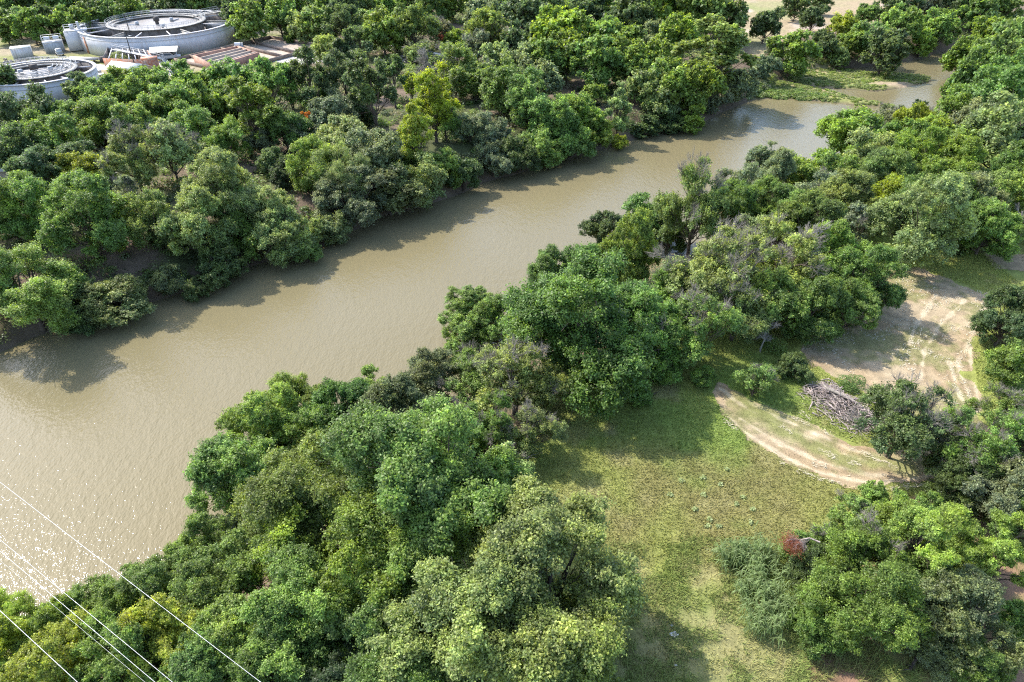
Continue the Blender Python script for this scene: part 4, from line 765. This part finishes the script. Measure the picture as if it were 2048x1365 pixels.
# vehicles
def vehicle(name, q, rz, label, cat, paint, kind="suv", s=1.):
    e = empty(name, tuple(q), rz, label=label, cat=cat); e.scale = (s, s, s); L, W = (5.0, 1.95) if kind == "suv" else (5.6, 1.95); m = MB()
    prof = [(-L/2, .45), (-L/2+.05, .95), (-L/2+.15, 1.05), (L/2-1.25, 1.08), (L/2-.1, .92), (L/2, .6), (L/2-.02, .40)] 
    def extr(pr, w0, w1=None):
        w1 = w1 or w0; n = len(pr); zt = max(p[1] for p in pr); zb = min(p[1] for p in pr); wd = [w0+(w1-w0)*(p[1]-zb)/(zt-zb) for p in pr]
        V = [(p[0], -w_, p[1]) for p, w_ in zip(pr, wd)]+[(p[0], w_, p[1]) for p, w_ in zip(pr, wd)]; mm = MB(); mm.add(V, [(i, (i+1) % n, n+(i+1) % n, n+i) for i in range(n)])
        c0 = np.mean(V[:n], 0); c1 = np.mean(V[n:], 0); mm.add([*V[:n], c0], [(i, (i+1) % n, n) for i in range(n)]); mm.add([*V[n:], c1], [(i, (i+1) % n, n) for i in range(n)]); return mm
    extr(prof, W/2).obj("body", paint, e)
    cabx = (-L/2+.1, L/2-1.35) if kind == "suv" else (-.55, L/2-1.4); b0, b1 = cabx; cab = [(b0, 1.06), (b0+.18, 1.72), (b1-.85, 1.75), (b1, 1.06)]; extr(cab, W/2-.04, W/2-.22).obj("cabin", paint, e)
    gl = [(b0+.14, 1.14), (b0+.27, 1.6), (b1-.95, 1.62), (b1-.28, 1.14)]; extr(gl, W/2-.035, W/2-.19).obj("side_window", M_GLASS, e)
    ws_ = MB(); ws_.add([(b1-.04, -.8, 1.12), (b1-.04, .8, 1.12), (b1-.80, .68, 1.70), (b1-.80, -.68, 1.70)], [(0, 1, 2, 3)]); ws_.V[0][:, 0] += .03; ws_.obj("windscreen", M_GLASS, e)
    rw = MB(); rw.add([(b0+.03, -.75, 1.2), (b0+.03, .75, 1.2), (b0+.14, .66, 1.62), (b0+.14, -.66, 1.62)], [(0, 1, 2, 3)]); rw.V[0][:, 0] -= .03; rw.obj("rear_window", M_GLASS, e)
    if kind == "pickup": mm = MB(); mm.box((-L/2+1.1, 0, 1.07), (1.9, 1.6, .03)); mm.obj("cargo_bed", M_GREYP, e)
    for x in (-L/2+.95, L/2-.95):
        for y in (-1, 1): mm = MB(); mm.cyl((x, y*(W/2-.22), .36), (x, y*(W/2+.02), .36), .36, 18); wh = mm.obj("wheel", M_TYRE, e); mm = MB(); mm.cyl((x, y*(W/2+.02), .36), (x, y*(W/2+.035), .36), .2, 12); mm.obj("rim", M_GALV, wh)
    for y in (-.68, .68): mm = MB(); mm.box((L/2-.02, y, .74), (.08, .32, .16)); mm.obj("headlight", M_ROOF, e)
    return e
vehicle("parked_car", P(342, 119), .22, "white station wagon parked under the white carport", "car", M_CARW)
vehicle("pickup_truck", P(86, 222), radians(-97), "white pickup in front of the smaller round tank, seen from behind", "pickup", M_CARW, "pickup")
vehicle("parked_car", P(30, 398), .1, "white car beside the tan building at the left photo edge", "car", M_CARW)
def cart(px, py, label, mt, rz, drum=True):
    e = empty("utility_trailer", tuple(P(px, py)), rz, label=label, cat="trailer"); m = MB(); m.box((0, 0, .62), (2.8, 1.5, .16)); m.beam((1.4, 0, .6), (2.4, 0, .5), .1, .1); m.obj("chassis", M_GREYP, e)
    if drum: m = MB(); m.cyl((-1., -.1, 1.2), (.5, -.1, 1.2), .5, 14); m.cyl((.8, .2, .7), (.8, .2, 1.5), .35, 10); m.obj("tank", mt, e)
    else: m = MB(); m.box((-.2, 0, 1.1), (2.2, 1.4, .8)); m.box((.2, 0, 1.65), (1.1, 1.2, .35)); m.obj("housing", mt, e)
    for y in (-.8, .8): m = MB(); m.cyl((-.3, y-.09, .36), (-.3, y+.09, .36), .36, 14); m.obj("wheel", M_TYRE, e)
cart(479, 98, "small trailer with white tanks beside the drying beds", M_CARW, .2); cart(121, 112, "small pale covered trailer beside the grey machine housing", M_GALV, -.9, False)
e = empty("flatbed_trailer", tuple(P(168, 124)), -.12, label="long low flatbed trailer parked below the tank stair", cat="trailer"); m = MB(); m.box((0, 0, .85), (8.5, 2.4, .22)); m.obj("bed", M_CONC, e); m = MB(); m.box((5.0, 0, .7), (1.8, .5, .25)); m.obj("drawbar", M_GREYP, e)
for x in (-2.6, -1.6, 2.2):
    for y in (-1.1, 1.1): m = MB(); m.cyl((x, y-.12, .38), (x, y+.12, .38), .38, 14); m.obj("wheel", M_TYRE, e)
m = MB(); m.box((5.6, 0, .8), (1.2, 1.4, 1.2)); m.cyl((6.3, .4, .9), (6.3, .4, 1.9), .2, 8); m.obj("engine_unit", M_POLE, e)
# drying beds
def bed(name, pts, lines, h, mw, label, th=.3, mt2=None):
    q = PP(pts); c = q.mean(0); e = empty(name, (*c, 0), label=label, cat="basin"); m = MB(); n = len(q)
    for i in range(n): a, b = q[i]-c, q[(i+1) % n]-c; m.beam((*a, h/2), (*b, h/2), th, h)
    m.obj("wall", mw, e)
    for k, (a, b) in enumerate(lines): a = P(*a)[:2]-c; b = P(*b)[:2]-c; m = MB(); m.beam((*a, h/2-.01), (*b, h/2-.01), th, h); m.obj("dividing_wall", mt2 or mw, e)
    m = MB(); m.add([(*(p-c), .06) for p in q], [tuple(range(4))]); m.obj("bed_floor", M_CREAM, e)
bed("drying_bed", [(350, 124), (541, 78), (650, 96), (455, 148)], [((470-i*0+dx, 95-dx*.24), (560+dx*.98, 118-dx*.24)) for dx in (-90, -60, -28, 4, 34)], .9, M_BROWNW, "row of low-walled sludge drying beds right of the larger tank", .28)
bed("channel_basin", [(392, 128), (478, 109), (520, 122), (432, 150)], [((404+k*9, 133+k*4.6), (488+k*9, 112+k*3.)) for k in range(4)], 2.1, M_PINK, "terracotta-coloured concrete channels in front of the drying beds", .5, M_CREAM)
pv = lambda x, y: np.tile([.46, .43, .38], (len(x), 1))
patch("concrete_pavement", PP([(130, 126), (208, 130), (212, 118), (330, 124), (400, 150), (430, 158), (415, 168), (330, 150), (205, 140), (150, 138)]), pv, .03, .3, .25); patch("concrete_pavement", PP([(530, 122), (600, 104), (650, 96), (700, 100), (690, 120), (600, 130)]), pv, .034, .3, .4)
# poles
def pole(b, h, label, r=.14, head=True, topw=.7):
    e = empty("lamp_pole", tuple(P(*b)), label=label, cat="pole"); m = MB(); m.tube([(0, 0, -.1), (0, 0, h)], [r, r*.7], 8); m.obj("pole", M_POLE, e)
    if head: m = MB(); m.beam((0, 0, h-.1), (topw, .1, h+.1), .08, .08); m.box((topw+.2, .1, h+.08), (.6, .3, .14)); m.obj("lamp_head", M_GALV, e)
pole((277, 156), 9.2, "nearest tall dark pole, standing beside the white-roofed shed"); pole((271, 104), 9.4, "tall dark pole standing in front of the larger round tank", head=False); pole((129, 68), 7.6, "dark lamp pole behind the tank platform by the thicket"); pole((474, 80), 3.6, "short dark pole at the right edge of the larger tank", .12, False)
# chain-link fence
def fence(pts, label, h=1.8):
    q = [P(*p) for p in pts]; o = q[0]; e = empty("chain_link_fence", tuple(o), label=label, cat="fence"); m = MB(); w_ = MB(); rl = MB()
    for a, b in zip(q[:-1], q[1:]):
        L = np.linalg.norm(b-a); n = int(L/2.8)+1
        for i in range(n): c = a+(b-a)*i/n-o; m.cyl(c, c+np.array([0, 0, h]), .045, 6)
        rl.tube([a-o+(0, 0, h-.03), b-o+(0, 0, h-.03)], .03, 4); k = int(L/.22); d = (b-a)/k
        for i in range(k-4):
            c = a-o+d*i
            for s0, s1 in ((0, 1), (1, 0)): w_.tube([c+np.array([0, 0, s0*h])+d*0, c+d*4*1.+np.array([0, 0, s1*h])], .012, 3, cap=False)
    m.obj("posts", M_GALV, e); rl.obj("top_rail", M_GALV, e); w_.obj("wire_mesh", M_GALV, e)
fence([(470, 66), (560, 70), (600, 76), (680, 82)], "grey chain-link fence behind the drying beds"); fence([(770, 100), (830, 107), (905, 122)], "short chain-link fence beside the pipe in the scrub", 1.3)
# pipe on stands, rubble
def pipe(a, b, label):
    a, b = P(*a, 1.4), P(*b, 1.4); e = empty("pipe", (a[0], a[1], 0), label=label, cat="pipe"); o = np.array([a[0], a[1], 0]); m = MB(); m.cyl(a-o, b-o, .22, 12); m.obj("pipe_run", M_ROOF, e)
    for t in np.linspace(.1, .9, 5): m = MB(); c = a-o+(b-a)*t; m.box((c[0], c[1], .6), (.3, .3, 1.2)); m.obj("stand", M_CONC, e)
pipe((784, 92), (832, 101), "left stretch of white pipe showing through the scrub"); pipe((868, 107), (912, 117), "right stretch of white pipe showing through the scrub")
def rubble(c, n, R, col, label, seed):
    g = np.random.default_rng(seed); m = MB(); q = P(*c)
    for i in range(n): p = g.normal(0, 1, 2)*R; s = g.uniform(.12, .5); m.box((q[0]+p[0], q[1]+p[1], s*.3), (s, s*g.uniform(.5, 1), s*.7), g.uniform(0, 3))
    tag(m.obj("rubble", col), label, kind="stuff")
rubble((825, 122), 260, (4.5, 3.), mat("pink_rubble", (.52, .40, .34), .9, .3, 1.), "pale pinkish rubble in the scrub below the pipe", 3)
rubble((45, 124), 120, (4., 2.5), mat("scrap", (.30, .24, .20), .8, .6, 1.), "scrap heap in front of the white container", 4)
small_plant(242, 128, 52, "shrub", "bushy shrub growing beside the rusty basin", 'l', 1500, .13)
